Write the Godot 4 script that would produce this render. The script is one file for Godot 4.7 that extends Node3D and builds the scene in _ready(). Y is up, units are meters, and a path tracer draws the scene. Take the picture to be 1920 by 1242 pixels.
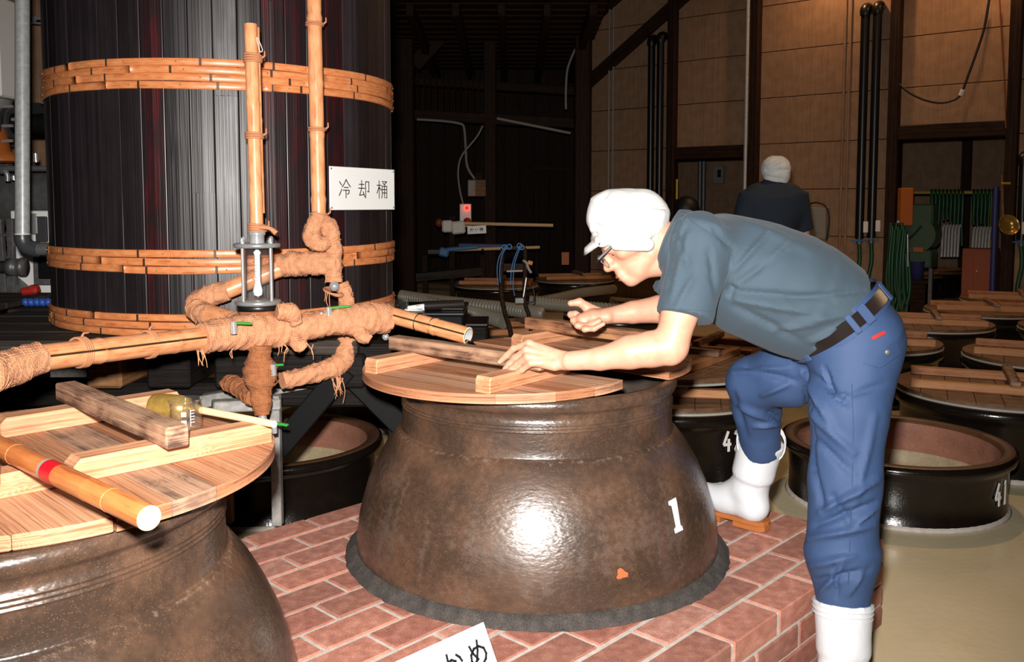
extends Node3D

# ---- photograph geometry: 1920 x 1242, level camera 1.28 m above the floor, lens shifted down (the photograph is a crop)
const EYE := Vector3(0, 1.28, 0)
const TILT := 0.0733
const FPX := 1690.0
const CY := 501.0
var M := {}
var T := {}
var used := {}
var rng := RandomNumberGenerator.new()

func _ready() -> void:
	rng.seed = 20
	setup_view()
	textures()
	materials()
	structure()
	brick_platform()
	kettles()
	vat()
	pipework()
	vat_stand()
	left_machines()
	floor_jars()
	dark_bay()
	wall_fittings()
	next_room()
	small_things()
	worker()
	second_worker()

func setup_view() -> void:
	var cam := Camera3D.new()
	cam.name = "camera"
	cam.near = 0.05
	cam.far = 60.0
	cam.projection = Camera3D.PROJECTION_FRUSTUM
	cam.size = 0.05 * 1242.0 / FPX
	cam.frustum_offset = Vector2(0, -0.05 * (621.0 - CY) / FPX)
	cam.position = EYE
	cam.rotation.x = -TILT
	add_child(cam)
	cam.current = true
	var env := Environment.new()
	env.background_mode = Environment.BG_COLOR
	env.background_color = Color(0.01, 0.009, 0.008)
	env.tonemap_mode = Environment.TONE_MAPPER_LINEAR
	env.tonemap_exposure = 1.0
	env.sdfgi_enabled = true
	env.ssao_enabled = true
	env.ssil_enabled = true
	var we := WorldEnvironment.new()
	we.name = "environment"
	we.environment = env
	add_child(we)
	# the flash on the camera: a hard small source just above the lens
	var fl := SpotLight3D.new()
	fl.name = "camera_flash"
	fl.position = EYE + Vector3(-0.045, 0.15, 0.0)
	fl.rotation.x = -0.145
	fl.spot_angle = 47.0
	fl.spot_angle_attenuation = 1.0
	fl.spot_range = 40.0
	fl.spot_attenuation = 2.0
	fl.light_energy = 18.5
	fl.light_color = Color(1.0, 0.98, 0.955)
	fl.light_size = 0.035
	fl.shadow_enabled = true
	add_child(fl)

# ------------------------------------------------------------------ points
func ray(px: float, py: float) -> Vector3:
	var f := Vector3(0, -sin(TILT), -cos(TILT))
	var u := Vector3(0, cos(TILT), -sin(TILT))
	return f + Vector3.RIGHT * ((px - 960.0) / FPX) - u * ((py - CY) / FPX)

func at(px: float, py: float, d: float) -> Vector3:   # a point at distance d along the axis of the camera
	return EYE + ray(px, py) * d

func on(px: float, py: float, y: float) -> Vector3:   # a point on the level plane at height y
	var r := ray(px, py)
	return EYE + r * ((y - EYE.y) / r.y)

func zp(px: float, py: float, z: float) -> Vector3:
	var r := ray(px, py)
	return EYE + r * (z / r.z)

func on_plane(px: float, py: float, o: Vector3, n: Vector3) -> Vector3:
	var r := ray(px, py)
	return EYE + r * ((o - EYE).dot(n) / r.dot(n))

# ------------------------------------------------------------------ nodes
func numbered(called: String) -> String:
	if not used.has(called):
		used[called] = 0
		return called
	used[called] += 1
	return "%s_%03d" % [called, used[called]]

func tag(o: Node, label: String, category: String, group := "") -> void:
	o.set_meta("label", label)
	o.set_meta("category", category)
	if group:
		o.set_meta("group", group)

func thing(called: String, label: String, category: String, pos := Vector3.ZERO, turn := 0.0, group := "") -> Node3D:
	var o := Node3D.new()
	o.name = numbered(called)
	add_child(o)
	o.position = pos
	o.rotation.y = turn
	tag(o, label, category, group)
	return o

func obj(called: String, mesh: Mesh, m: Material, parent: Node = null, pos := Vector3.ZERO) -> MeshInstance3D:
	var o := MeshInstance3D.new()
	o.name = called if parent else numbered(called)
	o.mesh = mesh
	if m:
		o.material_override = m
	o.position = pos
	(parent if parent else self).add_child(o, true)
	return o

func one(called: String, mesh: Mesh, m: Material, label: String, category: String, group := "", pos := Vector3.ZERO) -> MeshInstance3D:
	var o := obj(called, mesh, m, null, pos)
	tag(o, label, category, group)
	return o

func struct(called: String, mesh: Mesh, m: Material, parent: Node = null, pos := Vector3.ZERO) -> MeshInstance3D:
	var o := obj(called, mesh, m, parent, pos)
	if parent == null:
		o.set_meta("kind", "structure")
	return o

func dup(o: Node3D, pos: Vector3, turn: float, label := "", base := "") -> Node3D:
	var r: Node3D = o.duplicate()
	r.name = numbered(base if base else str(o.name))
	add_child(r)
	r.position = pos
	r.rotation.y = turn
	if label:
		r.set_meta("label", label)
	return r

# ------------------------------------------------------------------ shapes
func mb() -> SurfaceTool:
	var st := SurfaceTool.new()
	st.begin(Mesh.PRIMITIVE_TRIANGLES)
	return st

func done(st: SurfaceTool) -> ArrayMesh:
	st.generate_normals()
	return st.commit()

func tri_out(st: SurfaceTool, a: Vector3, b: Vector3, c: Vector3, inside: Vector3) -> void:
	if Plane(a, b, c).normal.dot((a + b + c) / 3.0 - inside) < 0.0:
		var k := b
		b = c
		c = k
	for p in [a, b, c]:
		st.set_uv(Vector2.ZERO)
		st.add_vertex(p)

func add_box(st: SurfaceTool, xf: Transform3D, size: Vector3, ch := 0.004) -> void:   # box with chamfered edges
	st.set_smooth_group(-1)
	var h := size / 2.0
	var c := minf(ch, minf(h.x, minf(h.y, h.z)) * 0.9)
	var v := []
	for i in 8:
		var s := Vector3(-1 if i & 1 == 0 else 1, -1 if i & 2 == 0 else 1, -1 if i & 4 == 0 else 1)
		v.append([xf * (s * Vector3(h.x, h.y - c, h.z - c)), xf * (s * Vector3(h.x - c, h.y, h.z - c)), xf * (s * Vector3(h.x - c, h.y - c, h.z))])
	var o := xf.origin
	for ax in 3:
		var b0 := 1 << ax
		var b1 := 1 << ((ax + 1) % 3)
		var b2 := 1 << ((ax + 2) % 3)
		for s in 2:
			var k: int = b0 if s else 0
			var q := [v[k][ax], v[k | b1][ax], v[k | b1 | b2][ax], v[k | b2][ax]]
			tri_out(st, q[0], q[1], q[2], o)
			tri_out(st, q[0], q[2], q[3], o)
		if ch > 0.0:
			var a1 := (ax + 1) % 3
			var a2 := (ax + 2) % 3
			for k in [0, b1, b2, b1 | b2]:
				var q := [v[k][a1], v[k | b0][a1], v[k | b0][a2], v[k][a2]]
				tri_out(st, q[0], q[1], q[2], o)
				tri_out(st, q[0], q[2], q[3], o)
	if ch > 0.0:
		for i in 8:
			tri_out(st, v[i][0], v[i][1], v[i][2], o)

func box(size: Vector3, ch := 0.004) -> ArrayMesh:
	var st := mb()
	add_box(st, Transform3D(), size, ch)
	return done(st)

func frame(dir: Vector3, up := Vector3.UP) -> Basis:   # x along dir
	var x := dir.normalized()
	var z := x.cross(up)
	if z.length() < 0.01:
		z = x.cross(Vector3.RIGHT)
	z = z.normalized()
	return Basis(x, z.cross(x).normalized(), z)

func bar_xf(a: Vector3, b: Vector3, up := Vector3.UP) -> Transform3D:
	return Transform3D(frame(b - a, up), (a + b) / 2.0)

func add_bar(st: SurfaceTool, a: Vector3, b: Vector3, h: float, w: float, ch := 0.004, up := Vector3.UP) -> void:
	add_box(st, bar_xf(a, b, up), Vector3(a.distance_to(b), h, w), ch)

func bar(called: String, a: Vector3, b: Vector3, h: float, w: float, m: Material, parent: Node = null, ch := 0.004, up := Vector3.UP) -> MeshInstance3D:   # a bar whose own x runs from a to b (for the grain)
	var off := Vector3(rng.randf(), rng.randf(), rng.randf()) * 2.0
	var st := mb()
	add_box(st, Transform3D(Basis(), off), Vector3(a.distance_to(b), h, w), ch)
	var o := obj(called, done(st), m, parent)
	var xf := bar_xf(a, b, up)
	o.transform = Transform3D(xf.basis, xf.origin - xf.basis * off)
	return o

func add_lathe(st: SurfaceTool, prof: Array, segs := 48, xf := Transform3D(), a0 := 0.0, a1 := TAU, wob: FastNoiseLite = null, amp := 0.0) -> void:   # wob: unevenness of size amp
	st.set_smooth_group(0)
	var ln := [0.0]
	for i in range(1, prof.size()):
		ln.append(ln[-1] + (prof[i] as Vector2).distance_to(prof[i - 1]))
	var grid := []
	for i in prof.size():
		var row := PackedVector3Array()
		for j in segs + 1:
			var a := a0 + (a1 - a0) * (j % segs if a1 - a0 > 6.28 else j) / segs
			var r: float = prof[i].x
			var y: float = prof[i].y
			if wob and r > 0.0:
				r += amp * wob.get_noise_3d(cos(a) * 30.0, sin(a) * 30.0, i * 3.0)
				y += amp * 0.4 * wob.get_noise_3d(cos(a) * 50.0 + 9.0, sin(a) * 50.0, i * 3.0)
			row.append(xf * Vector3(r * cos(a), y, r * sin(a)))
		grid.append(row)
	for i in prof.size() - 1:
		for j in segs:
			for k in [[0, 0], [1, 0], [1, 1], [0, 0], [1, 1], [0, 1]]:
				st.set_uv(Vector2(float(j + k[1]) / segs, ln[i + k[0]] / maxf(ln[-1], 1e-6)))
				st.add_vertex(grid[i + k[0]][j + k[1]])

func lathe(prof: Array, segs := 48) -> ArrayMesh:
	var st := mb()
	add_lathe(st, prof, segs)
	return done(st)

func smooth_path(pts: Array, n := 6) -> Array:
	var out := []
	for i in pts.size() - 1:
		var p0: Vector3 = pts[maxi(i - 1, 0)]
		var p3: Vector3 = pts[mini(i + 2, pts.size() - 1)]
		for k in n:
			out.append((pts[i] as Vector3).cubic_interpolate(pts[i + 1], p0, p3, float(k) / n))
	out.append(pts[-1])
	return out

func rad_at(radii, t: float) -> float:
	if radii is float:
		return radii
	var x: float = t * (radii.size() - 1)
	var i := mini(int(x), radii.size() - 2)
	return lerpf(radii[i], radii[i + 1], x - i)

func add_tube(st: SurfaceTool, pts: Array, radii, segs := 10, caps := true, bump: FastNoiseLite = null, amp := 0.0) -> void:
	st.set_smooth_group(0)
	var n := pts.size()
	var prev := Vector3.ZERO
	var side := Vector3.ZERO
	var rings := []
	var dist := 0.0
	for i in n:
		var d: Vector3 = ((pts[mini(i + 1, n - 1)] as Vector3) - (pts[maxi(i - 1, 0)] as Vector3)).normalized()
		if i == 0:
			side = d.cross(Vector3.UP if absf(d.y) < 0.9 else Vector3.RIGHT).normalized()
		else:
			side = (side - d * side.dot(d)).normalized()
			dist += (pts[i] as Vector3).distance_to(pts[i - 1])
		prev = d
		var up2 := side.cross(d)
		var r := rad_at(radii, float(i) / maxi(n - 1, 1))
		var ring := PackedVector3Array()
		for j in segs + 1:
			var a := TAU * (j % segs) / segs
			var rr := r
			if bump:
				rr += amp * bump.get_noise_3d(cos(a) * 2.0, sin(a) * 2.0, dist * 60.0)
			ring.append(pts[i] + (side * cos(a) + up2 * sin(a)) * rr)
		rings.append([ring, dist])
	for i in n - 1:
		for j in segs:
			for k in [[0, 0], [1, 1], [1, 0], [0, 0], [0, 1], [1, 1]]:
				st.set_uv(Vector2(float(j + k[1]) / segs, rings[i + k[0]][1]))
				st.add_vertex(rings[i + k[0]][0][j + k[1]])
	if caps:
		st.set_smooth_group(1)
		for e in [0, n - 1]:
			var ring: PackedVector3Array = rings[e][0]
			for j in segs:
				st.set_uv(Vector2(0, 0))
				tri_out(st, pts[e], ring[j], ring[j + 1], pts[1 if e == 0 else n - 2])
	st.set_smooth_group(0)

func tube(pts: Array, radii, segs := 10, caps := true) -> ArrayMesh:
	var st := mb()
	add_tube(st, pts, radii, segs, caps)
	return done(st)

func add_ball(st: SurfaceTool, c: Vector3, r: Vector3, segs := 12, basis := Basis()) -> void:
	var prof := []
	for i in segs / 2 + 1:
		var a := PI * i / (segs / 2) - PI / 2
		prof.append(Vector2(maxf(cos(a), 0.0), sin(a)))
	add_lathe(st, prof, segs, Transform3D(basis * Basis.from_scale(r), c))

func ball(r: Vector3, segs := 12) -> ArrayMesh:
	var st := mb()
	add_ball(st, Vector3.ZERO, r, segs)
	return done(st)

func add_prism(st: SurfaceTool, poly: PackedVector2Array, h: float, xf := Transform3D(), bev := 0.0) -> void:   # outline in x,z; thickness along y from 0 to h
	st.set_smooth_group(-1)
	var p := poly
	if Geometry2D.is_polygon_clockwise(p):
		p = p.duplicate()
		p.reverse()
	var inner := p
	if bev > 0.0:
		var o := Geometry2D.offset_polygon(p, -bev, Geometry2D.JOIN_MITER)
		if o.size() == 1 and o[0].size() == p.size():
			inner = o[0]
			if Geometry2D.is_polygon_clockwise(inner):
				inner.reverse()
			var best := 0
			for i in inner.size():
				if inner[i].distance_to(p[0]) < inner[best].distance_to(p[0]):
					best = i
			var turned := PackedVector2Array()
			for i in inner.size():
				turned.append(inner[(best + i) % inner.size()])
			inner = turned
		else:
			bev = 0.0
	var idx := Geometry2D.triangulate_polygon(inner)
	var up := xf.basis * Vector3.UP
	for i in range(0, idx.size(), 3):
		var a := inner[idx[i]]
		var b := inner[idx[i + 1]]
		var c := inner[idx[i + 2]]
		for y in [h, 0.0]:
			var q := [xf * Vector3(a.x, y, a.y), xf * Vector3(b.x, y, b.y), xf * Vector3(c.x, y, c.y)]
			tri_out(st, q[0], q[1], q[2], q[0] + (up * (-1.0 if y == h else 1.0)) * 0.1 + (q[1] + q[2] - q[0] * 2.0) / 3.0)
	var lv := [[inner, 0.0], [p, bev], [p, h - bev], [inner, h]] if bev > 0.0 else [[p, 0.0], [p, h]]
	for k in lv.size() - 1:
		for i in p.size():
			var j := (i + 1) % p.size()
			var a := xf * Vector3(lv[k][0][i].x, lv[k][1], lv[k][0][i].y)
			var b := xf * Vector3(lv[k][0][j].x, lv[k][1], lv[k][0][j].y)
			var c := xf * Vector3(lv[k + 1][0][j].x, lv[k + 1][1], lv[k + 1][0][j].y)
			var d := xf * Vector3(lv[k + 1][0][i].x, lv[k + 1][1], lv[k + 1][0][i].y)
			for e in [a, b, c, a, c, d]:
				st.set_uv(Vector2.ZERO)
				st.add_vertex(e)

func prism(poly: PackedVector2Array, h: float, bev := 0.0) -> ArrayMesh:
	var st := mb()
	add_prism(st, poly, h, Transform3D(), bev)
	return done(st)

func strokes(list: Array, xf: Transform3D, w: float, size: float, gap: float) -> ArrayMesh:   # lettering: polylines in 0..1 boxes, y down, one list of strokes per sign; thin paint proud of xf's xy plane
	var st := mb()
	for k in list.size():
		for s in list[k]:
			var n: int = s.size() / 2
			for i in n - 1:
				var a := Vector3(s[i * 2] * size + k * gap, -s[i * 2 + 1] * size, 0)
				var b := Vector3(s[i * 2 + 2] * size + k * gap, -s[i * 2 + 3] * size, 0)
				var d := (b - a).normalized() * w * 0.45
				add_box(st, xf * bar_xf(a - d, b + d, Vector3.BACK), Vector3((b - a).length() + w * 0.9, 0.0012, w), 0.0)
	return done(st)

# ------------------------------------------------------------------ textures and materials
func nb(seed_: int, freq: float, w: int, h: int, oct := 4, kind := FastNoiseLite.TYPE_SIMPLEX_SMOOTH) -> Image:
	var n := FastNoiseLite.new()
	n.seed = seed_
	n.noise_type = kind
	n.frequency = freq
	n.fractal_octaves = oct
	return n.get_seamless_image(w, h)

func streaks(seed_: int, freq: float, along: int, n := 512) -> PackedByteArray:   # grain that runs along x
	var im := nb(seed_, freq, maxi(n / along, 8), n)
	im.resize(n, n, Image.INTERPOLATE_CUBIC)
	return im.get_data()

func ramp(cols: Array) -> Array:
	var g := Gradient.new()
	var offs := PackedFloat32Array()
	for i in cols.size():
		offs.append(float(i) / (cols.size() - 1))
	g.offsets = offs
	g.colors = PackedColorArray(cols)
	var out := []
	for i in 256:
		var c := g.sample(i / 255.0)
		out.append([c.r8, c.g8, c.b8])
	return out

func mix_tex(n: int, layers: Array, weights: Array, rings: float, cols: Array) -> Image:   # weighted layers -> colour ramp; rings adds growth lines drawn from the first layer
	var out := PackedByteArray()
	out.resize(n * n * 3)
	var r := ramp(cols)
	var l0: PackedByteArray = layers[0]
	var l1: PackedByteArray = layers[1]
	var w0: float = weights[0]
	var w1: float = weights[1]
	var has2 := layers.size() > 2
	var l2: PackedByteArray = layers[2] if has2 else l1
	var w2: float = weights[2] if has2 else 0.0
	for i in n * n:
		var t := 128.0 + (l0[i] - 128.0) * w0 + (l1[i] - 128.0) * w1 + (l2[i] - 128.0) * w2
		if rings > 0.0:
			t += sin(l0[i] * rings) * 38.0
		var c: Array = r[clampi(int(t), 0, 255)]
		out[i * 3] = c[0]
		out[i * 3 + 1] = c[1]
		out[i * 3 + 2] = c[2]
	return Image.create_from_data(n, n, false, Image.FORMAT_RGB8, out)

func tx(im: Image) -> ImageTexture:
	return ImageTexture.create_from_image(im)

func turned(im: Image) -> Image:
	var k: Image = im.duplicate()
	k.rotate_90(CLOCKWISE)
	return k

func bump(im: Image, s: float) -> ImageTexture:
	var k: Image = im.duplicate()
	k.convert(Image.FORMAT_RGBA8)
	k.bump_map_to_normal_map(s)
	return tx(k)

func h(s: String) -> Color:
	return Color.html(s)

func textures() -> void:
	var s1 := streaks(3, 0.012, 24)
	var s2 := streaks(4, 0.05, 40)
	var s3 := streaks(9, 0.15, 64)
	var blot := nb(5, 0.012, 512, 512).get_data()
	var fine := nb(6, 0.09, 512, 512, 3).get_data()
	var spk := nb(7, 0.25, 512, 512, 2).get_data()
	var grainb := mix_tex(512, [s2, s3], [0.8, 1.0], 0.0, [h("303030"), h("ffffff")])
	T.grain_n = bump(grainb, 3.0)
	T.grain_nv = bump(turned(grainb), 3.0)
	T.lid = tx(mix_tex(512, [s1, s2, s3], [0.55, 0.6, 0.5], 0.42, [h("85583f"), h("b08163"), h("c4977a"), h("d2a98c")]))
	T.lid_grey = tx(mix_tex(512, [s1, s2, blot], [0.5, 0.8, 0.7], 0.3, [h("69544a"), h("967b69"), h("ad8f7b"), h("bb9a83")]))
	T.cleat = tx(mix_tex(512, [s1, s2, blot], [0.7, 0.5, 0.3], 0.4, [h("9c6444"), h("bf8661"), h("cd9874"), h("d5a783")]))
	T.bar = tx(mix_tex(512, [s1, s2, blot], [0.6, 0.7, 0.9], 0.3, [h("463127"), h("7c5b48"), h("97745c"), h("ae8a6f")]))
	var dk := mix_tex(512, [s2, s3, blot], [0.9, 0.9, 0.5], 0.0, [h("a8a4a6"), h("d0ccce"), h("ffffff")])
	T.dark = tx(dk)
	T.dark_v = tx(turned(dk))
	T.red_v = tx(turned(mix_tex(512, [s2, s1, blot], [0.8, 0.9, 0.9], 0.0, [h("241c1f"), h("251b1e"), h("281a1d"), h("3c1519"), h("50141a")])))
	T.worn_v = tx(turned(mix_tex(512, [s2, s3, blot], [0.9, 1.0, 0.8], 0.2, [h("221e20"), h("322e30"), h("3d3a3d"), h("5e5f63")])))
	var bam := mix_tex(512, [s2, blot, s3], [0.5, 0.8, 0.3], 0.0, [h("b06a44"), h("d48d60"), h("de9a6c"), h("e8ad82")])
	T.bamboo_v = tx(turned(bam))
	T.bamboo = tx(bam)
	T.brick = tx(mix_tex(512, [blot, fine, spk], [0.7, 0.6, 0.9], 0.0, [h("855f56"), h("a87a6d"), h("b38373"), h("c09182"), h("dab8ab")]))
	T.brick_n = bump(mix_tex(512, [fine, spk], [0.7, 1.0], 0.0, [h("000000"), h("ffffff")]), 2.2)
	T.mortar = tx(mix_tex(512, [blot, spk], [0.6, 0.8], 0.0, [h("a39b93"), h("c2b9b0"), h("d8d0c6")]))
	T.soot = tx(mix_tex(512, [blot, fine], [0.8, 0.9], 0.0, [h("24211f"), h("3d3835"), h("5a534d")]))
	T.floor = tx(mix_tex(512, [blot, fine], [0.5, 0.2], 0.0, [h("d2c19c"), h("decda9"), h("e5d6b4")]))
	T.wall = tx(mix_tex(512, [turned_bytes(s3), blot, fine], [0.5, 0.5, 0.3], 0.0, [h("7f6246"), h("94745a"), h("a5846a")]))
	T.mottle = tx(mix_tex(512, [blot, fine, spk], [0.6, 0.5, 0.5], 0.0, [h("b0b0b0"), h("d8d8d8"), h("ffffff")]))
	T.skin = tx(mix_tex(512, [fine, blot, spk], [0.35, 0.5, 0.25], 0.0, [h("b67a62"), h("c68d74"), h("cd987f"), h("d5a48d")]))
	T.skin_n = bump(mix_tex(512, [fine, spk], [0.5, 0.7], 0.0, [h("404040"), h("c0c0c0")]), 0.7)
	T.peel_n = bump(mix_tex(512, [fine, spk], [0.8, 0.35], 0.0, [h("303030"), h("d0d0d0")]), 1.4)
	# sacking: crossed threads
	var n := 256
	var wv := PackedByteArray()
	wv.resize(n * n)
	for y in n:
		for x in n:
			var over := (x / 8 + y / 8) % 2 == 0
			var q := absf(sin(x * PI / 8.0)) if not over else absf(sin(y * PI / 8.0))
			wv[y * n + x] = int(70 + 170 * q)
	var wim := Image.create_from_data(n, n, false, Image.FORMAT_L8, wv)
	T.weave_n = bump(wim, 4.0)
	var bl := mix_tex(512, [fine, blot, spk], [0.5, 0.6, 0.9], 0.0, [h("a06444"), h("c48661"), h("cf946d"), h("dfaa84")])
	T.burlap = tx(bl)

func turned_bytes(b: PackedByteArray) -> PackedByteArray:
	var im := Image.create_from_data(512, 512, false, Image.FORMAT_L8, b)
	im.rotate_90(CLOCKWISE)
	return im.get_data()

func mat(key: String, col: Color, rough := 0.6, metal := 0.0, tex: Texture2D = null, scale := Vector3.ONE, nrm: Texture2D = null, ns := 1.0, world := false) -> StandardMaterial3D:
	var m := StandardMaterial3D.new()
	m.resource_name = key
	m.albedo_color = col
	m.roughness = rough
	m.metallic = metal
	if tex or nrm:
		m.uv1_triplanar = true
		m.uv1_world_triplanar = world
		m.uv1_scale = scale
	if tex:
		m.albedo_texture = tex
	if nrm:
		m.normal_enabled = true
		m.normal_texture = nrm
		m.normal_scale = ns
	M[key] = m
	return m

func uvmat(key: String, col: Color, rough: float, metal: float, tex: Texture2D, scale: Vector3, nrm: Texture2D = null, ns := 1.0) -> StandardMaterial3D:
	var m := mat(key, col, rough, metal, tex, scale, nrm, ns)
	m.uv1_triplanar = false
	return m

func materials() -> void:
	var W := Color.WHITE
	var g := Vector3(1.6, 3.2, 3.2)
	for i in 4:
		mat("lid%d" % i, [W, h("f4e6da"), h("ead6c4"), h("fff2e4")][i], 0.62, 0, T.lid if i != 1 else T.lid_grey, g, T.grain_n, 0.6)
	mat("lid_grey", W, 0.65, 0, T.lid_grey, g, T.grain_n, 0.6)
	mat("cleat", W, 0.6, 0, T.cleat, g, T.grain_n, 0.4)
	mat("bar", W, 0.6, 0, T.bar, g, T.grain_n, 0.6)
	mat("bar_pale", h("ffe9cf"), 0.6, 0, T.bar, g, T.grain_n, 0.6)
	mat("end_grain", h("e6b78a"), 0.7)
	for i in 6:
		mat("stave%d" % i, [h("2a2427"), h("241e21"), h("2c2629"), h("261c1c"), h("332c30"), h("221b1d")][i], 0.42, 0, T.dark_v, Vector3(3, 1.0, 3), T.grain_nv, 0.3)
	mat("stave_worn", W, 0.42, 0, T.worn_v, Vector3(3, 0.9, 3), T.grain_nv, 0.4)
	mat("stave_red", h("d0c8c8"), 0.36, 0, T.red_v, Vector3(3, 0.8, 3), T.grain_nv, 0.3)
	uvmat("bamboo", W, 0.34, 0, T.bamboo_v, Vector3(1, 2.2, 1))
	uvmat("bamboo_pale", h("d6bc9a"), 0.32, 0, T.bamboo_v, Vector3(1, 1.5, 1))
	uvmat("strip", h("f6e2cc"), 0.36, 0, T.bamboo, Vector3(3.0, 1, 1))
	mat("bamboo_end", h("dcc79c"), 0.6)
	mat("node", h("3a2414"), 0.5)
	mat("red_tape", h("b4131f"), 0.4)
	mat("grey_tape", h("8d8378"), 0.5)
	uvmat("burlap", W, 0.9, 0, T.burlap, Vector3(1, 4, 1), T.weave_n, 1.0)
	M.burlap.uv1_scale = Vector3(1, 6, 1)
	mat("burlap_tri", W, 0.92, 0, T.burlap, Vector3(7, 7, 7), T.weave_n, 1.2)
	mat("burlap_old", h("c9b49a"), 0.92, 0, T.burlap, Vector3(7, 7, 7), T.weave_n, 1.2)
	mat("rope", h("b57a55"), 0.9)
	mat("thread", h("c88e66"), 0.9)
	for i in 5:
		mat("brick%d" % i, [h("fff4f0"), h("f0dcd6"), h("e4c8c0"), h("ffe6dc"), h("d8c4bc")][i], 0.8, 0, T.brick, Vector3(4, 4, 4), T.brick_n, 0.9, true)
	mat("mortar", W, 0.9, 0, T.mortar, Vector3(4, 4, 4), T.brick_n, 0.8, true)
	mat("soot", W, 0.9, 0, T.soot, Vector3(4, 4, 4), T.brick_n, 1.0)
	mat("glaze_in", h("5a5048"), 0.4, 0, T.mottle, Vector3(2, 2, 2))
	mat("floor", W, 0.24, 0, T.floor, Vector3(0.5, 0.5, 0.5), T.peel_n, 0.12, true)
	mat("wall", W, 0.75, 0, T.wall, Vector3(1, 1, 1), T.grain_nv, 0.35)
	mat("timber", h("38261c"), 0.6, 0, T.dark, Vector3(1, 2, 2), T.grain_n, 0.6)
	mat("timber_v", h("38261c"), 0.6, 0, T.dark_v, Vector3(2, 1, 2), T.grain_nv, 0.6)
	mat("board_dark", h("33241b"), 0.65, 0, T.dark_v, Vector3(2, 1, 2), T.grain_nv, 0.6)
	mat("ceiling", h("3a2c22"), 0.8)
	mat("plank_grey", h("4d4741"), 0.75, 0, T.dark, Vector3(1, 2, 2), T.grain_n, 0.8)
	mat("beam_black", h("1f1b19"), 0.65, 0, T.dark, Vector3(1, 2, 2), T.grain_n, 0.9)
	mat("wood_tan", h("94683f"), 0.6, 0, T.dark, Vector3(1, 2, 2), T.grain_n, 0.5)
	mat("black_steel", h("101011"), 0.6, 0.0)
	mat("black_plastic", h("131314"), 0.35)
	mat("chrome", h("c9cacc"), 0.2, 0.6)
	mat("steel", h("a9abad"), 0.32, 0.35, T.mottle, Vector3(3, 3, 3))
	mat("steel_dull", h("807f80"), 0.42, 0.35, T.mottle, Vector3(3, 3, 3))
	mat("galv", h("d2d4d6"), 0.36, 0.1, T.mottle, Vector3(6, 6, 6))
	mat("galv_dark", h("55565a"), 0.33, 0.4)
	mat("alu", h("a9a7a3"), 0.45, 0.15, T.mottle, Vector3(5, 5, 5))
	mat("white", h("f1f0ec"), 0.5)
	mat("sign_white", h("f4f5f3"), 0.35)
	mat("ink", h("15151a"), 0.6)
	mat("paint_white", h("eceae6"), 0.55)
	mat("grey_box", h("8f8a80"), 0.5)
	mat("green", h("2f9a3c"), 0.35)
	mat("hose_green", h("14452a"), 0.4)
	mat("machine_green", h("40573f"), 0.5)
	mat("orange", h("b4622a"), 0.5)
	mat("orange_red", h("85401c"), 0.5)
	mat("blue", h("2d55b0"), 0.45)
	mat("blue_light", h("3f78b0"), 0.5)
	mat("navy", h("27306a"), 0.5)
	mat("red", h("b02a22"), 0.5)
	mat("yellow", h("b59a2a"), 0.5)
	mat("jar_black", h("1d1713"), 0.2, 0, T.mottle, Vector3(2, 2, 2), T.peel_n, 0.6)
	mat("jar_rim", h("6d4a34"), 0.45, 0, T.mottle, Vector3(3, 3, 3))
	mat("jar_in", h("b9806a"), 0.45, 0, T.mottle, Vector3(1.5, 1.5, 1.5))
	mat("jar_floor", h("cdb893"), 0.5, 0, T.mottle, Vector3(1.5, 1.5, 1.5))
	mat("jar_lid", h("b9a488"), 0.6, 0, T.lid_grey, Vector3(1.6, 3, 3), T.grain_n, 0.4)
	mat("jar_cleat", h("e6dabc"), 0.6, 0, T.cleat, Vector3(1.6, 3, 3), T.grain_n, 0.4)
	mat("gasket", h("a9a8a0"), 0.5)
	mat("hose_grey", h("827d71"), 0.4)
	mat("cable", h("17161a"), 0.5)
	mat("cable_grey", h("8b8a86"), 0.5)
	mat("brass", h("c9a252"), 0.26, 0.55, T.mottle, Vector3(9, 9, 9))
	mat("dipper_wood", h("e8c596"), 0.5)
	mat("shirt", h("384854"), 0.85, 0, null, Vector3(9, 9, 9), T.skin_n, 0.25)
	M.shirt.rim_enabled = true
	M.shirt.rim = 0.3
	mat("trousers", h("2e456b"), 0.72, 0, null, Vector3(9, 9, 9), T.skin_n, 0.3)
	mat("thread_blue", h("4f6c9c"), 0.8)
	mat("skin", W, 0.5, 0, T.skin, Vector3(5, 5, 5), T.skin_n, 0.5)
	mat("cap", h("cbcbc9"), 0.85)
	mat("boot", h("d0d3d8"), 0.38)
	mat("sole", h("a5612f"), 0.55)
	mat("leather", h("231c1a"), 0.35)
	mat("hair", h("16120f"), 0.5)
	mat("navy_shirt", h("1a2431"), 0.85)
	mat("lips", h("a55f50"), 0.5)
	mat("nail", h("e8b8a4"), 0.35)
	mat("eye_white", h("dcd6cf"), 0.3)
	mat("iris", h("1d130d"), 0.2)
	for k in ["board_dark", "timber", "timber_v", "ceiling", "beam_black", "black_steel", "plank_grey"]:
		M[k].metallic_specular = 0.25
	var gl := mat("glass", Color(0.8, 0.85, 0.85, 0.01), 0.02)
	gl.transparency = BaseMaterial3D.TRANSPARENCY_ALPHA
	var gw := mat("water", Color(0.86, 0.80, 0.70, 0.0), 0.03)
	gw.refraction_enabled = true
	gw.refraction_scale = 0.033
	var led := mat("led_red", h("ff2a1a"), 0.4)
	led.emission_enabled = true
	led.emission = h("ff2010")
	led.emission_energy_multiplier = 1.5
	var bulb := mat("bulb_glow", h("ffd9a0"), 0.4)
	bulb.emission_enabled = true
	bulb.emission = h("ffb866")
	bulb.emission_energy_multiplier = 4.0

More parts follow.
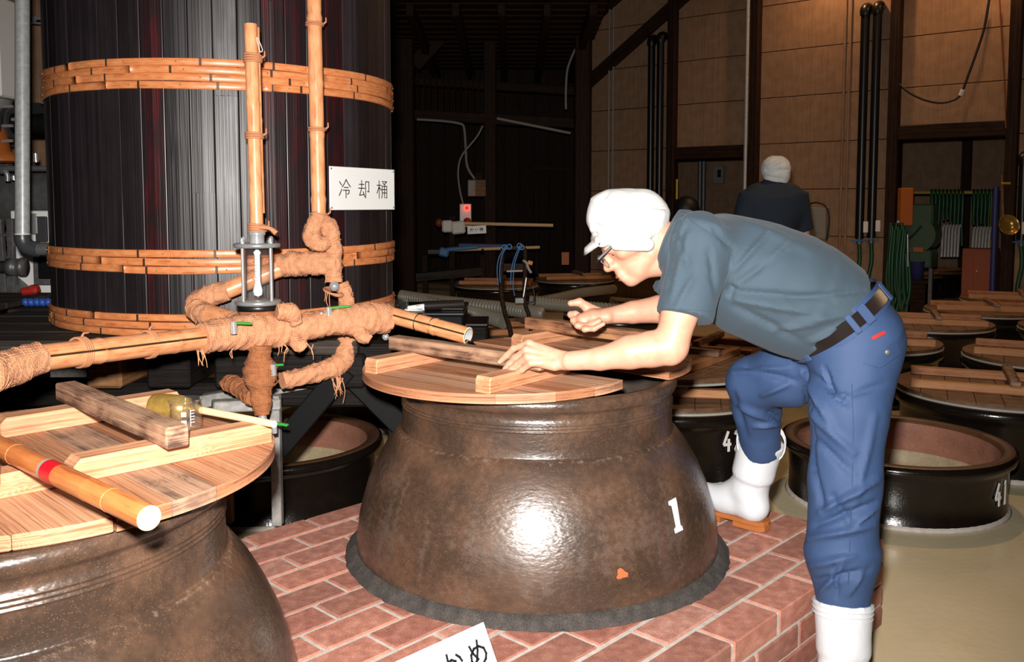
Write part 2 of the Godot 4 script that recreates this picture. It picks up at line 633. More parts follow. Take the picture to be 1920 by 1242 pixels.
# ------------------------------------------------------------------ structure: floor, walls, ceiling
const WA := Vector3(0.774, 0, 0.633)          # along the panelled wall, to the right and nearer
const WO := Vector3(2.45, 0, -11.2)           # a point on it

func wall_pt(px: float, py: float, off := 0.0) -> Vector3:   # where the line of sight meets the panelled wall (off: metres in front of it)
	var n := Vector3(-WA.z, 0, WA.x)
	return on_plane(px, py, WO + n * off, n)

func wall_t(px: float) -> float:
	return (wall_pt(px, 400) - WO).dot(WA)

func structure() -> void:
	var fl := struct("floor", box(Vector3(30, 0.2, 30), 0.0), M.floor, null, Vector3(0, -0.1, -8))
	fl.name = "floor"
	struct("ceiling", box(Vector3(30, 0.2, 30), 0.0), M.ceiling, null, Vector3(0, 6.1, -8))
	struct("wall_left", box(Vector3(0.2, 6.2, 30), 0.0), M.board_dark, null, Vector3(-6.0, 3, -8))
	struct("wall_rear_left", box(Vector3(1.6, 2.0, 0.08), 0.0), M.wall, null, Vector3(-3.45, 2.0, -5.7))
	struct("wall_near", box(Vector3(30, 6.2, 0.2), 0.0), M.board_dark, null, Vector3(0, 3, 5.0))
	struct("wall_far_right", box(Vector3(0.2, 6.2, 30), 0.0), M.wall, null, Vector3(11.0, 3, -8))
	# the panelled wall: boards one by one between the posts, two door openings
	var t_corner := -1.8
	var posts := [t_corner, wall_t(1262), wall_t(1415), wall_t(1674), wall_t(1895), wall_t(2080)]
	var wall := Node3D.new()
	wall.name = "wall_right"
	wall.set_meta("kind", "structure")
	add_child(wall)
	var b := Basis(WA, Vector3.UP, WA.cross(Vector3.UP))
	wall.transform = Transform3D(b, WO)
	var ys := [0.0, 0.345, 0.88, 1.415, 1.95, 2.485, 3.02, 3.555, 4.09, 4.625, 5.16, 6.0]
	for i in posts.size() - 1:
		for k in ys.size() - 1:
			var y0: float = ys[k]
			var door := i == 1 or i == 3
			var lim := 1.95 if i == 1 else 2.08
			if door and ys[k + 1] <= lim + 0.02:
				continue
			if door and y0 < lim:
				y0 = lim
			var w: float = posts[i + 1] - posts[i]
			obj("panel", box(Vector3(w, ys[k + 1] - y0 - 0.008, 0.03), 0.004), M.wall, wall, Vector3((posts[i] + posts[i + 1]) / 2, (y0 + ys[k + 1]) / 2, 0.0))
	obj("backing", box(Vector3(3.6, 6.0, 0.06), 0.0), M.timber, wall, Vector3(posts[0] - 0.35, 3.0, -0.06)).mesh = box(Vector3(posts[1] - posts[0], 6.0, 0.06), 0.0)
	(wall.get_node("backing") as Node3D).position.x = (posts[0] + posts[1]) / 2
	for i in [2, 4]:
		obj("backing", box(Vector3(posts[i + 1] - posts[i], 6.0, 0.06), 0.0), M.timber, wall, Vector3((posts[i] + posts[i + 1]) / 2, 3.0, -0.06))
	for i in [1, 3]:
		var lim := 1.95 if i == 1 else 2.08
		obj("backing", box(Vector3(posts[i + 1] - posts[i], 6.0 - lim, 0.06), 0.0), M.timber, wall, Vector3((posts[i] + posts[i + 1]) / 2, (6.0 + lim) / 2, -0.06))
		obj("door_header", box(Vector3(posts[i + 1] - posts[i], 0.15, 0.1), 0.01), M.timber, wall, Vector3((posts[i] + posts[i + 1]) / 2, lim - 0.075, 0.05))
	for i in posts.size():
		obj("post", box(Vector3(0.11 if i else 0.2, 6.0, 0.12), 0.01), M.timber_v, wall, Vector3(posts[i] - (0.06 if i == 0 else 0.0), 3.0, 0.055))
	# two slanting braces at the left end
	for q in [[1100, 158, 1300, -22, 0.16], [1100, 50, 1170, -14, 0.1]]:
		var p0 := wall.to_local(wall_pt(q[0], q[1], 0.05)) if wall.is_inside_tree() else Vector3.ZERO
		var p1 := wall.to_local(wall_pt(q[2], q[3], 0.05)) if wall.is_inside_tree() else Vector3.ZERO
		bar("brace", p0, p1, q[4], 0.07, M.timber, wall, 0.01)
	# dark boarded end wall of the left bay, board by board
	var bw := Node3D.new()
	bw.name = "wall_back"
	bw.set_meta("kind", "structure")
	add_child(bw)
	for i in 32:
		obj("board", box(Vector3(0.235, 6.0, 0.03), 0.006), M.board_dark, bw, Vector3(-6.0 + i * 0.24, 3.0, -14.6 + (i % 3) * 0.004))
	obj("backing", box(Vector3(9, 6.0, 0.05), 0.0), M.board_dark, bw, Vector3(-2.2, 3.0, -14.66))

# ------------------------------------------------------------------ the brick platform
func brick_platform() -> void:
	var c := Vector3(1.116, 0, -2.628)
	var a := Vector3(-0.69, 0, 0.724).normalized()
	var b := Vector3(-a.z, 0, a.x)          # across, away from the camera side
	var pl := thing("brick_platform", "low red brick platform with pale mortar joints under the two big kettles", "brick platform")
	var bas := Basis(a, Vector3.UP, a.cross(Vector3.UP))
	if bas.z.dot(b) < 0:
		bas = Basis(a, Vector3.UP, a.cross(Vector3.UP))
	pl.transform = Transform3D(bas, c)
	var sz: float = signf(bas.z.dot(b))
	obj("mortar_bed", box(Vector3(3.6, 0.2655, 1.404), 0.004), M.mortar, pl, Vector3(1.8, 0.13275, sz * 0.708))
	var shapes := []
	for k in 4:
		shapes.append(box(Vector3(0.2085 + 0.002 * (k % 2), 0.06, 0.0985 - 0.0015 * (k / 2)), 0.0026 + 0.0005 * k))
	var half := box(Vector3(0.099, 0.06, 0.0985), 0.003)
	var r := RandomNumberGenerator.new()
	r.seed = 5
	var rows := 13
	for row in rows:
		for i in 16:
			var x := 0.22 * i + (0.11 if row % 2 == 0 else 0.22)
			var z := sz * (0.052 + row * 0.1087)
			var w := c + bas * Vector3(x, 0, z)
			if Vector2(w.x - 0.072, w.z + 2.6).length() < 0.42 or Vector2(w.x + 0.918, w.z + 1.561).length() < 0.42:
				continue
			if x > 3.3:
				continue
			var o := obj("brick", shapes[r.randi() % 4], M["brick%d" % (r.randi() % 5)], pl, Vector3(x, 0.2395 + r.randf_range(-0.001, 0.0015), z))
			o.rotation = Vector3(r.randf_range(-0.006, 0.006), r.randf_range(-0.008, 0.008), r.randf_range(-0.004, 0.004))
		if row % 2 == 1:
			obj("brick", half, M["brick%d" % (r.randi() % 5)], pl, Vector3(0.055, 0.2395, sz * (0.052 + row * 0.1087)))
	for k in 3:
		for i in 13:
			var x := 0.22 * i + (0.11 if k % 2 == 1 else 0.0)
			if x < 0.1:
				x = 0.055
			obj("brick", half if x < 0.1 else shapes[r.randi() % 4], M["brick%d" % (r.randi() % 5)], pl, Vector3(x, 0.172 - k * 0.0675, sz * 0.051 + r.randf_range(-0.0015, 0.0015)))

# ------------------------------------------------------------------ glazed kettles and their half lids
func kettle_glaze() -> ImageTexture:
	var w := 1024
	var hh := 512
	var a := nb(21, 0.006, w, hh, 4).get_data()
	var b := nb(22, 0.05, w, hh, 3).get_data()
	var s := nb(23, 0.4, w, hh, 2).get_data()
	var dr := nb(24, 0.035, w, 12, 4)
	dr.resize(w, hh, Image.INTERPOLATE_CUBIC)
	var d := dr.get_data()
	var out := PackedByteArray()
	out.resize(w * hh * 3)
	var c0 := h("4c3f37")
	var c1 := h("6b5547")
	var wash := h("6c6665")
	for y in hh:
		var v := float(y) / hh
		for x in w:
			var i := y * w + x
			var t := clampf((a[i] - 128.0) / 160.0 + (b[i] - 128.0) / 300.0 + 0.5, 0, 1)
			var c := c0.lerp(c1, t)
			# mineral run marks: ragged vertical streaks low on the body
			var k := (d[i] - 140.0) / 50.0 + (b[i] - 128.0) / 90.0 + (a[i] - 128.0) / 80.0 - absf(v - 0.27) * 6.0 + 0.5
			c = c.lerp(wash, clampf(k, 0, 1) * 0.42)
			if absf(v - 0.622) < 0.022 and b[i] + s[i] * 0.5 > 225.0 + absf(v - 0.622) * 3000.0:
				c = c.lerp(h("8d867f"), 0.6)
			elif s[i] > 208:
				c = c.lerp(h("b09a84"), 0.55)
			elif s[i] < 45:
				c = c.lerp(h("2c201a"), 0.5)
			out[i * 3] = c.r8
			out[i * 3 + 1] = c.g8
			out[i * 3 + 2] = c.b8
	return tx(Image.create_from_data(w, hh, false, Image.FORMAT_RGB8, out))

func kettle_profile() -> Array:
	var p := [Vector2(0.521, 0.2712), Vector2(0.524, 0.282), Vector2(0.522, 0.33), Vector2(0.516, 0.38), Vector2(0.507, 0.42), Vector2(0.489, 0.48), Vector2(0.465, 0.534), Vector2(0.438, 0.582), Vector2(0.416, 0.612), Vector2(0.4045, 0.627), Vector2(0.3985, 0.632), Vector2(0.3935, 0.634), Vector2(0.392, 0.638), Vector2(0.391, 0.66), Vector2(0.3895, 0.698)]
	for k in 3:
		var y := 0.7 + k * 0.0085
		p.append_array([Vector2(0.3895, y), Vector2(0.3925, y + 0.002), Vector2(0.3925, y + 0.004), Vector2(0.3895, y + 0.006)])
	p.append_array([Vector2(0.390, 0.74), Vector2(0.392, 0.748), Vector2(0.399, 0.752), Vector2(0.403, 0.76), Vector2(0.404, 0.772), Vector2(0.4, 0.782), Vector2(0.393, 0.786), Vector2(0.38, 0.786), Vector2(0.372, 0.778), Vector2(0.366, 0.75)])
	return p

func kettles() -> void:
	T.glaze = kettle_glaze()
	var gz := uvmat("glaze", h("d2c5ba"), 0.31, 0, T.glaze, Vector3(2, 1, 1), T.peel_n, 0.5)
	gz.metallic_specular = 0.62
	var spot := h("c0603a")
	mat("glaze_spot", spot, 0.45)
	var c1 := Vector3(0.072, 0, -2.6)
	var c2 := Vector3(-0.918, 0, -1.561)
	var prof := kettle_profile()
	for k in 2:
		var t := thing("earthen_kettle", ["big brown glazed earthenware kettle painted with the number 1", "big brown glazed earthenware kettle at the left with a bamboo rod jutting over it"][k], "kettle", [c1, c2][k], 0.3 * k, "glazed kettles on the brick platform")
		var st := mb()
		add_lathe(st, prof, 128)
		obj("body", done(st), gz, t)
		st = mb()
		add_lathe(st, [Vector2(0.366, 0.75), Vector2(0.362, 0.70), Vector2(0.37, 0.64), Vector2(0.42, 0.58), Vector2(0.48, 0.46), Vector2(0.49, 0.32), Vector2(0.0, 0.31)], 64)
		obj("inside", done(st), M.glaze_in, t)
		st = mb()
		var nz := FastNoiseLite.new()
		nz.seed = 40 + k
		nz.frequency = 1.0
		add_lathe(st, [Vector2(0.518, 0.299), Vector2(0.528, 0.299), Vector2(0.542, 0.288), Vector2(0.552, 0.279), Vector2(0.557, 0.2725)], 160, Transform3D(), 0.0, TAU, nz, 0.007)
		obj("mortar_skirt", done(st), M.soot, t)
		if k == 0:
			var num := mb()
			# the painted 1: a tapering stroke with a flag and a foot, following the curve of the body
			var cols := [[1253, 941, 1267, 933], [1254, 948, 1269, 941], [1259, 949, 1270, 947], [1263, 968, 1273, 966], [1267, 988, 1276, 985], [1264, 993, 1279, 987], [1266, 1001, 1281, 994]]
			for i in cols.size() - 1:
				var q := []
				for e in [[i, 0], [i, 2], [i + 1, 2], [i + 1, 0]]:
					q.append(kettle_hit(c1, cols[e[0]][e[1]], cols[e[0]][e[1] + 1], prof, 0.0015) - c1)
				tri_out(num, q[0], q[1], q[2], Vector3(0, 0.4, 0))
				tri_out(num, q[0], q[2], q[3], Vector3(0, 0.4, 0))
			obj("painted_number", done(num), M.paint_white, t).set_meta("label", "white painted number 1")
			var sp := mb()
			var ctr := kettle_hit(c1, 1166, 1077, prof, 0.001) - c1
			var last := Vector3.ZERO
			for i in 15:
				var an := TAU * i / 14.0
				var rr := 11.0 + 3.0 * sin(an * 3.0 + 1.0)
				var q := kettle_hit(c1, 1166 + cos(an) * rr, 1077 + sin(an) * rr * 0.85, prof, 0.001) - c1
				if i:
					tri_out(sp, ctr, last, q, Vector3(0, 0.4, 0))
				last = q
			obj("glaze_spot", done(sp), M.glaze_spot, t).set_meta("label", "orange spot of bare clay")
	half_lid("half_lid", "weathered wooden half lid under the worker's left hand on the kettle marked 1", Vector3(-0.036, 0.788, -2.54), Vector3(0.781, 0, 0.624), 0.385, -0.045, 1.0, 11)
	half_lid("half_lid", "rear wooden half lid pushed back on the kettle marked 1, below the cupped hand", Vector3(0.15, 0.788, -2.72), Vector3(0.722, 0, 0.692), 0.39, 0.0, -1.0, 12)
	half_lid("half_lid", "wooden half lid on the left kettle carrying the brass dipper and the beaker", Vector3(-0.878, 0.788, -1.625), Vector3(0.706, 0, 0.708), 0.428, 0.018, -1.0, 13)
	half_lid("half_lid", "nearest wooden half lid on the left kettle, under the bamboo rod", Vector3(-0.878, 0.788, -1.625), Vector3(0.706, 0, 0.708), 0.428, 0.022, 1.0, 14)

func kettle_hit(c: Vector3, px: float, py: float, prof: Array, off: float) -> Vector3:   # where a sight line meets the body of a kettle
	var d := ray(px, py)
	var s := 1.5
	while s < 3.2:
		var p := EYE + d * s
		var r := Vector2(p.x - c.x, p.z - c.z).length()
		for i in prof.size() - 1:
			if p.y >= prof[i].y and p.y < prof[i + 1].y:
				var w: float = lerpf(prof[i].x, prof[i + 1].x, (p.y - prof[i].y) / (prof[i + 1].y - prof[i].y))
				if r < w + off:
					return p
		s += 0.0015
	return EYE + d * 2.2

func half_lid(called: String, label: String, c: Vector3, u: Vector3, r: float, chord: float, side: float, seed_: int) -> void:
	var t := thing(called, label, "kettle lid", c, 0.0, "wooden half lids on the kettles")
	u = u.normalized()
	t.transform = Transform3D(Basis(u, Vector3.UP, u.cross(Vector3.UP)), c)
	var g := RandomNumberGenerator.new()
	g.seed = seed_
	var circle := PackedVector2Array()
	for i in 120:
		circle.append(Vector2(cos(TAU * i / 120.0), sin(TAU * i / 120.0)) * r)
	var z := chord
	var k := 0
	while absf(z) < r - 0.02 or k == 0:
		var w := g.randf_range(0.085, 0.13)
		var z1 := z + side * w
		if absf(z1) > r - 0.04:
			z1 = side * (r + 0.01)
		var lo := minf(z, z1) + 0.0006
		var hi := maxf(z, z1) - 0.0006
		var strip := PackedVector2Array([Vector2(-1, lo), Vector2(1, lo), Vector2(1, hi), Vector2(-1, hi)])
		var cut := Geometry2D.intersect_polygons(circle, strip)
		if cut.size():
			var off := g.randf_range(0.0, 3.0)
			var poly := PackedVector2Array()
			for q in cut[0]:
				poly.append(q + Vector2(off, 0))
			obj("plank", prism(poly, 0.024 + g.randf_range(-0.0008, 0.0008), 0.0022), M["lid%d" % g.randi_range(0, 3)], t, Vector3(-off, 0, 0))
		z = z1
		k += 1
		if k > 6:
			break
	# two cleats across the planks, one end shaped to the rim, and the grip bar across the cleats
	for x in [-0.2, 0.2]:
		var zo: float = side * (sqrt(r * r - 0.225 * 0.225) - 0.004)
		var zi := chord + side * 0.012
		var off := Vector3(g.randf() * 2.0, 0, 0)
		var st := mb()
		var poly := PackedVector2Array([Vector2(zi, 0), Vector2(zo, 0), Vector2(zo, 0.03), Vector2(zo - side * 0.006, 0.04), Vector2(zi + side * 0.012, 0.04), Vector2(zi, 0.028)])
		for i in poly.size():
			poly[i] += Vector2(off.x, 0)
		# prism lies in (x,z) of its own node; stand it up: own x along the cleat, own z upward
		add_prism(st, poly, 0.048, Transform3D(Basis(Vector3.RIGHT, Vector3.BACK, Vector3.UP), Vector3(0, 0, -0.024)), 0.002)
		var o := obj("cleat", done(st), M.cleat, t)
		var bb := Basis(Vector3(0, 0, 1), Vector3.UP, Vector3(-1, 0, 0))
		o.transform = Transform3D(bb, Vector3(x, 0.024, 0) - bb * off)
	var bz := side * 0.150
	bar("grip_bar", Vector3(-0.275, 0.083, bz), Vector3(0.272, 0.083, bz), 0.038, 0.042, M.bar if seed_ != 12 else M.bar_pale, t, 0.003)

# ------------------------------------------------------------------ the cooling vat
const VC := Vector3(-1.128, 0, -3.6)
const VR := 0.643

func vat_hit(px: float, py: float, off := 0.0) -> Vector3:
	var d := ray(px, py)
	var o := Vector2(EYE.x - VC.x, EYE.z - VC.z)
	var k := Vector2(d.x, d.z)
	var a := k.dot(k)
	var b := o.dot(k)
	var r := VR + off
	var disc := maxf(b * b - a * (o.dot(o) - r * r), 0.0)
	return EYE + d * ((-b - sqrt(disc)) / a)

func arc_strip(a0: float, a1: float, y: float, hgt: float, thick: float, seed_: int) -> ArrayMesh:   # one split bamboo bent round the vat, with dark knots and brass tacks
	var g := RandomNumberGenerator.new()
	g.seed = seed_
	var n := maxi(6, int((a1 - a0) / 0.045))
	var st := mb()
	var nodes := mb()
	var tacks := mb()
	st.set_smooth_group(0)
	var prof := [Vector2(0.0, -0.5), Vector2(0.75, -0.49), Vector2(1.0, -0.36), Vector2(1.0, 0.36), Vector2(0.75, 0.49), Vector2(0.0, 0.5)]
	var rows := []
	for i in n + 1:
		var a := a0 + (a1 - a0) * i / n
		var row := []
		var wv := sin(a * 3.1 + seed_) * 0.0022 + sin(a * 7.3 + seed_ * 2.0) * 0.0008
		for p in prof:
			var r: float = VR + 0.001 + thick * p.x
			row.append(Vector3(cos(a) * r, y + wv + hgt * p.y, sin(a) * r))
		rows.append(row)
	for i in n:
		for j in prof.size() - 1:
			for k in [[0, 0], [0, 1], [1, 1], [0, 0], [1, 1], [1, 0]]:
				st.set_uv(Vector2((a0 + (a1 - a0) * (i + k[0]) / n) * VR + seed_ * 0.37, (j + k[1]) * 0.15 + seed_ * 0.13))
				st.add_vertex(rows[i + k[0]][j + k[1]])
	for e in [0, n]:
		for j in range(1, prof.size() - 1):
			tri_out(st, rows[e][0], rows[e][j], rows[e][j + 1], rows[1 if e == 0 else n - 1][2])
	var a := a0 + g.randf_range(0.1, 0.3)
	while a < a1 - 0.05:
		var xf := Transform3D(Basis(Vector3(-sin(a), 0, cos(a)), Vector3.UP, Vector3(cos(a), 0, sin(a))), Vector3(cos(a), 0, sin(a)) * (VR + 0.0018 + thick * 0.62) + Vector3(0, y + sin(a * 3.1 + seed_) * 0.0022, 0))
		add_box(nodes, xf, Vector3(0.008, hgt * 0.96, thick * 0.85), 0.001)
		a += g.randf_range(0.33, 0.55)
	a = a0 + 0.04
	while a < a1:
		add_ball(tacks, Vector3(cos(a) * (VR + thick + 0.001), y + sin(a * 3.1 + seed_) * 0.0022, sin(a) * (VR + thick + 0.001)), Vector3.ONE * 0.0032, 6)
		a += g.randf_range(0.25, 0.45)
	var mesh := done(st)
	nodes.generate_normals()
	nodes.commit(mesh)
	tacks.generate_normals()
	tacks.commit(mesh)
	return mesh

func vat() -> void:
	var t := thing("cooling_vat", "tall dark stained wooden vat bound with three split bamboo hoops", "vat", Vector3(VC.x, 0, VC.z))
	var n := 52
	var g := RandomNumberGenerator.new()
	g.seed = 8
	var y0 := 0.832
	var y1 := 2.5
	for i in n:
		var a := TAU * i / n
		var a2 := TAU * (i + 1) / n
		var st := mb()
		st.set_smooth_group(-1)
		var off := g.randf() * 4.0
		var r1 := VR + g.randf_range(-0.001, 0.001)
		var r0 := VR - 0.04
		var gap := 0.0012 / VR
		var c := []
		for y in [y0, y1]:
			for s in [[r0, a + gap], [r1 - 0.0008, a + gap], [r1, a + gap + 0.003], [r1 + 0.0008, (a + a2) / 2], [r1, a2 - gap - 0.003], [r1 - 0.0008, a2 - gap], [r0, a2 - gap]]:
				c.append(Vector3(cos(s[1]) * s[0], y + off, sin(s[1]) * s[0]))
		var mid := Vector3(cos((a + a2) / 2) * (VR - 0.02), (y0 + y1) / 2 + off, sin((a + a2) / 2) * (VR - 0.02))
		for j in 7:
			var k := (j + 1) % 7
			tri_out(st, c[j], c[k], c[7 + k], mid)
			tri_out(st, c[j], c[7 + k], c[7 + j], mid)
		for j in range(1, 6):
			tri_out(st, c[0], c[j], c[j + 1], mid)
			tri_out(st, c[7], c[7 + j], c[7 + j + 1], mid)
		# which stave this is on the picture side: the worn grey one and the red stained ones
		var m: Material = M["stave%d" % g.randi_range(0, 5)]
		var pxx := 960.0 + FPX * (VC.x + cos((a + a2) / 2) * VR) / -(VC.z + sin((a + a2) / 2) * VR)
		if sin(a) > 0.0 and ((pxx > 395 and pxx < 452)):
			m = M.stave_worn
		elif sin(a) > 0.0 and ((pxx > 490 and pxx < 570) or (pxx > 255 and pxx < 300) or (pxx > 625 and pxx < 660)):
			m = M.stave_red
		var o := obj("stave", done(st), m, t)
		o.position.y = -off
	obj("bottom", lathe([Vector2(0.0, 0.86), Vector2(VR - 0.042, 0.86), Vector2(VR - 0.042, 0.89), Vector2(0.0, 0.89)], 48), M.beam_black, t)
	var vis0 := -0.35
	var vis1 := 2.95
	for hp in [[1.643, 1.741, 4, 1], [1.042, 1.118, 3, 2], [0.834, 0.905, 3, 3]]:
		var hoop := Node3D.new()
		hoop.name = "hoop"
		t.add_child(hoop, true)
		var rows: int = hp[2]
		var hh: float = (hp[1] - hp[0]) / rows
		for r in rows:
			var a: float = vis0 - 0.3 + g.randf() * 0.5
			var k := 0
			while a < vis1:
				var b: float = a + g.randf_range(0.8, 1.5)
				var ms := arc_strip(a, minf(b, vis1 + 0.25) - 0.006, hp[0] + hh * (r + 0.5) + g.randf_range(-0.0015, 0.0015), hh * 0.985, 0.008 + g.randf_range(-0.001, 0.002), hp[3] * 31 + r * 7 + k)
				var o := obj("bamboo_strip", ms, null, hoop)
				o.set_surface_override_material(0, M.strip)
				o.set_surface_override_material(1, M.node)
				if ms.get_surface_count() > 2:
					o.set_surface_override_material(2, M.brass)
				a = b
				k += 1
	# white name plate on the staves
	var l := vat_hit(604, 353, 0.016)
	var r := vat_hit(726, 356, 0.016)
	var pl := thing("name_plate", "white name plate with three black characters screwed to the dark vat", "sign", (l + r) / 2)
	var bas := frame(r - l)
	pl.transform = Transform3D(bas, (l + r) / 2 + bas.z * 0.032)
	var w := l.distance_to(r)
	var hgt := w * 52.0 / 123.0 * 0.93
	obj("plate", box(Vector3(w, hgt, 0.004), 0.001), M.sign_white, pl)
	var ky := [
		[[.10, .18, .24, .34], [.06, .86, .26, .56], [.62, .06, .46, .28, .30, .44], [.62, .06, .78, .26, .96, .42], [.46, .46, .78, .46], [.38, .60, .86, .60, .84, .74, .72, .80], [.60, .60, .60, .98]],
		[[.10, .28, .50, .28], [.30, .08, .30, .48], [.04, .48, .56, .48], [.30, .48, .12, .84, .50, .80], [.42, .66, .56, .92], [.64, .14, .92, .14, .92, .66, .80, .64], [.64, .14, .64, .98]],
		[[.04, .30, .42, .30], [.23, .06, .23, .98], [.23, .34, .04, .72], [.23, .40, .42, .56], [.50, .10, .92, .10, .72, .24], [.58, .18, .74, .28], [.50, .34, .50, .82, .46, .98], [.50, .34, .92, .34, .92, .96, .84, .96], [.50, .52, .92, .52], [.50, .70, .92, .70], [.71, .34, .71, .96]]]
	var s := hgt * 0.46
	obj("lettering", strokes(ky, Transform3D(Basis(), Vector3(-w * 0.38, hgt * 0.235, 0.0024)), 0.0034, s, w * 0.29), M.ink, pl)
	for q in [[-1, -1], [1, -1], [1, 1], [-1, 1]]:
		var sc := obj("screw", ball(Vector3(0.0035, 0.0035, 0.002), 8), M.steel_dull, pl)
		sc.position = Vector3(q[0] * (w / 2 - 0.008), q[1] * (hgt / 2 - 0.008), 0.0025)

# ------------------------------------------------------------------ bamboo and sacking pipework
func sack(called: String, pts: Array, radii, parent: Node, m: Material, seed_ := 1, amp := 0.004) -> MeshInstance3D:   # sacking wound round a pipe: uneven, ribbed by its turns
	var nz := FastNoiseLite.new()
	nz.seed = seed_
	nz.frequency = 0.55
	nz.fractal_octaves = 3
	var st := mb()
	add_tube(st, smooth_path(pts, 14), radii, 28, true, nz, amp * 1.6)
	var o := obj(called, done(st), m, parent)
	# turns of the band standing proud
	var sp := smooth_path(pts, 14)
	var band := mb()
	var g := RandomNumberGenerator.new()
	g.seed = seed_ * 7
	var i := 3
	while i < sp.size() - 4:
		var d: Vector3 = (sp[i + 1] - sp[i - 1]).normalized()
		var tilt := Vector3(g.randf_range(-0.3, 0.3), g.randf_range(-0.3, 0.3), g.randf_range(-0.3, 0.3))
		add_ring(band, sp[i], (d + tilt).normalized(), rad_at(radii, float(i) / (sp.size() - 1)) + 0.0005, 0.0022)
		i += g.randi_range(4, 8)
	obj("band_turn", done(band), m, o)
	return o

func add_ring(st: SurfaceTool, c: Vector3, axis: Vector3, r: float, thick: float, flat := 1.0) -> void:
	var f := frame(axis)
	st.set_smooth_group(0)
	var n := 24
	var mseg := 6
	for i in n:
		for j in mseg:
			var q := []
			for k in [[0, 0], [1, 0], [1, 1], [0, 1]]:
				var a: float = TAU * ((i + k[0]) % n) / n
				var b: float = TAU * ((j + k[1]) % mseg) / mseg
				var rad := f.y * cos(a) + f.z * sin(a)
				q.append(c + rad * (r + thick * cos(b)) + f.x * thick * flat * sin(b))
			for k in [0, 1, 2, 0, 2, 3]:
				st.set_uv(Vector2(float(i) / n * 4.0, j * 0.01))
				st.add_vertex(q[k])

func rope_tie(c: Vector3, axis: Vector3, r: float, parent: Node, turns := 3) -> void:
	var st := mb()
	for k in turns:
		add_ring(st, c + axis.normalized() * (k - (turns - 1) / 2.0) * 0.006, (axis.normalized() + Vector3(0.03 * k, 0.05, -0.04 * k)).normalized(), r + 0.002, 0.0036)
	var f := frame(axis)
	add_tube(st, [c + f.y * r, c + f.y * (r + 0.012) + f.x * 0.008, c + f.y * (r + 0.012) + f.x * 0.022], [0.0035, 0.003, 0.002], 6)
	obj("rope_tie", done(st), M.rope, parent)

func bamboo(pts: Array, r: float, parent: Node, m: Material, knots: Array, slit := false, caps := true) -> MeshInstance3D:   # a cane with knots; slit: a dark gap where two halves meet
	var st := mb()
	var a: Vector3 = pts[0]
	var b: Vector3 = pts[-1]
	var path := []
	var rr := []
	var n := 48
	for i in n + 1:
		var t := float(i) / n
		var k := 1.0
		for q in knots:
			k += 0.10 * exp(-pow((t - q) / 0.012, 2.0)) - 0.05 * exp(-pow((t - q - 0.02) / 0.012, 2.0))
		path.append(a.lerp(b, t))
		rr.append(r * k)
	add_tube(st, path, rr, 20, caps)
	var o := obj("bamboo_cane", done(st), m, parent)
	if slit:
		var f := frame(b - a)
		var to_eye: Vector3 = (EYE - (a + b) / 2.0).normalized()
		var s: Vector3 = (to_eye - f.x * to_eye.dot(f.x)).normalized()
		var off := (s * 0.985 - f.x.cross(s) * 0.05) * r
		obj("slit", tube([a + off, b + off], 0.0028, 6), M.node, o)
	return o

func fray(p: Vector3, n: int, len_: float, parent: Node, seed_: int) -> void:   # loose threads hanging from the end of a wrapping
	var st := mb()
	var g := RandomNumberGenerator.new()
	g.seed = seed_
	for i in n:
		var q := p + Vector3(g.randf_range(-0.02, 0.02), g.randf_range(-0.004, 0.008), g.randf_range(-0.01, 0.014))
		var l := len_ * g.randf_range(0.4, 1.0)
		var s := Vector3(g.randf_range(-0.35, 0.35), -1, g.randf_range(-0.2, 0.25)) * l
		add_tube(st, smooth_path([q, q + s * 0.5 + Vector3(g.randf_range(-0.01, 0.01), 0, 0), q + s], 3), [0.0016, 0.0012, 0.0008], 5, false)
	obj("loose_thread", done(st), M.thread, parent)

func lever(p: Vector3, q: Vector3, w: float, parent: Node) -> void:
	var o := obj("valve_handle", done_bar(p, q, 0.006, w), M.green, parent)
	o.set_meta("label", "green valve handle")
	obj("handle_stem", tube([p + Vector3(0, -0.03, 0), p + Vector3(0, 0.003, 0)], 0.009, 10), M.chrome, o)

func done_bar(a: Vector3, b: Vector3, hgt: float, w: float) -> ArrayMesh:
	var st := mb()
	add_bar(st, a, b, hgt, w, 0.002)
	return done(st)

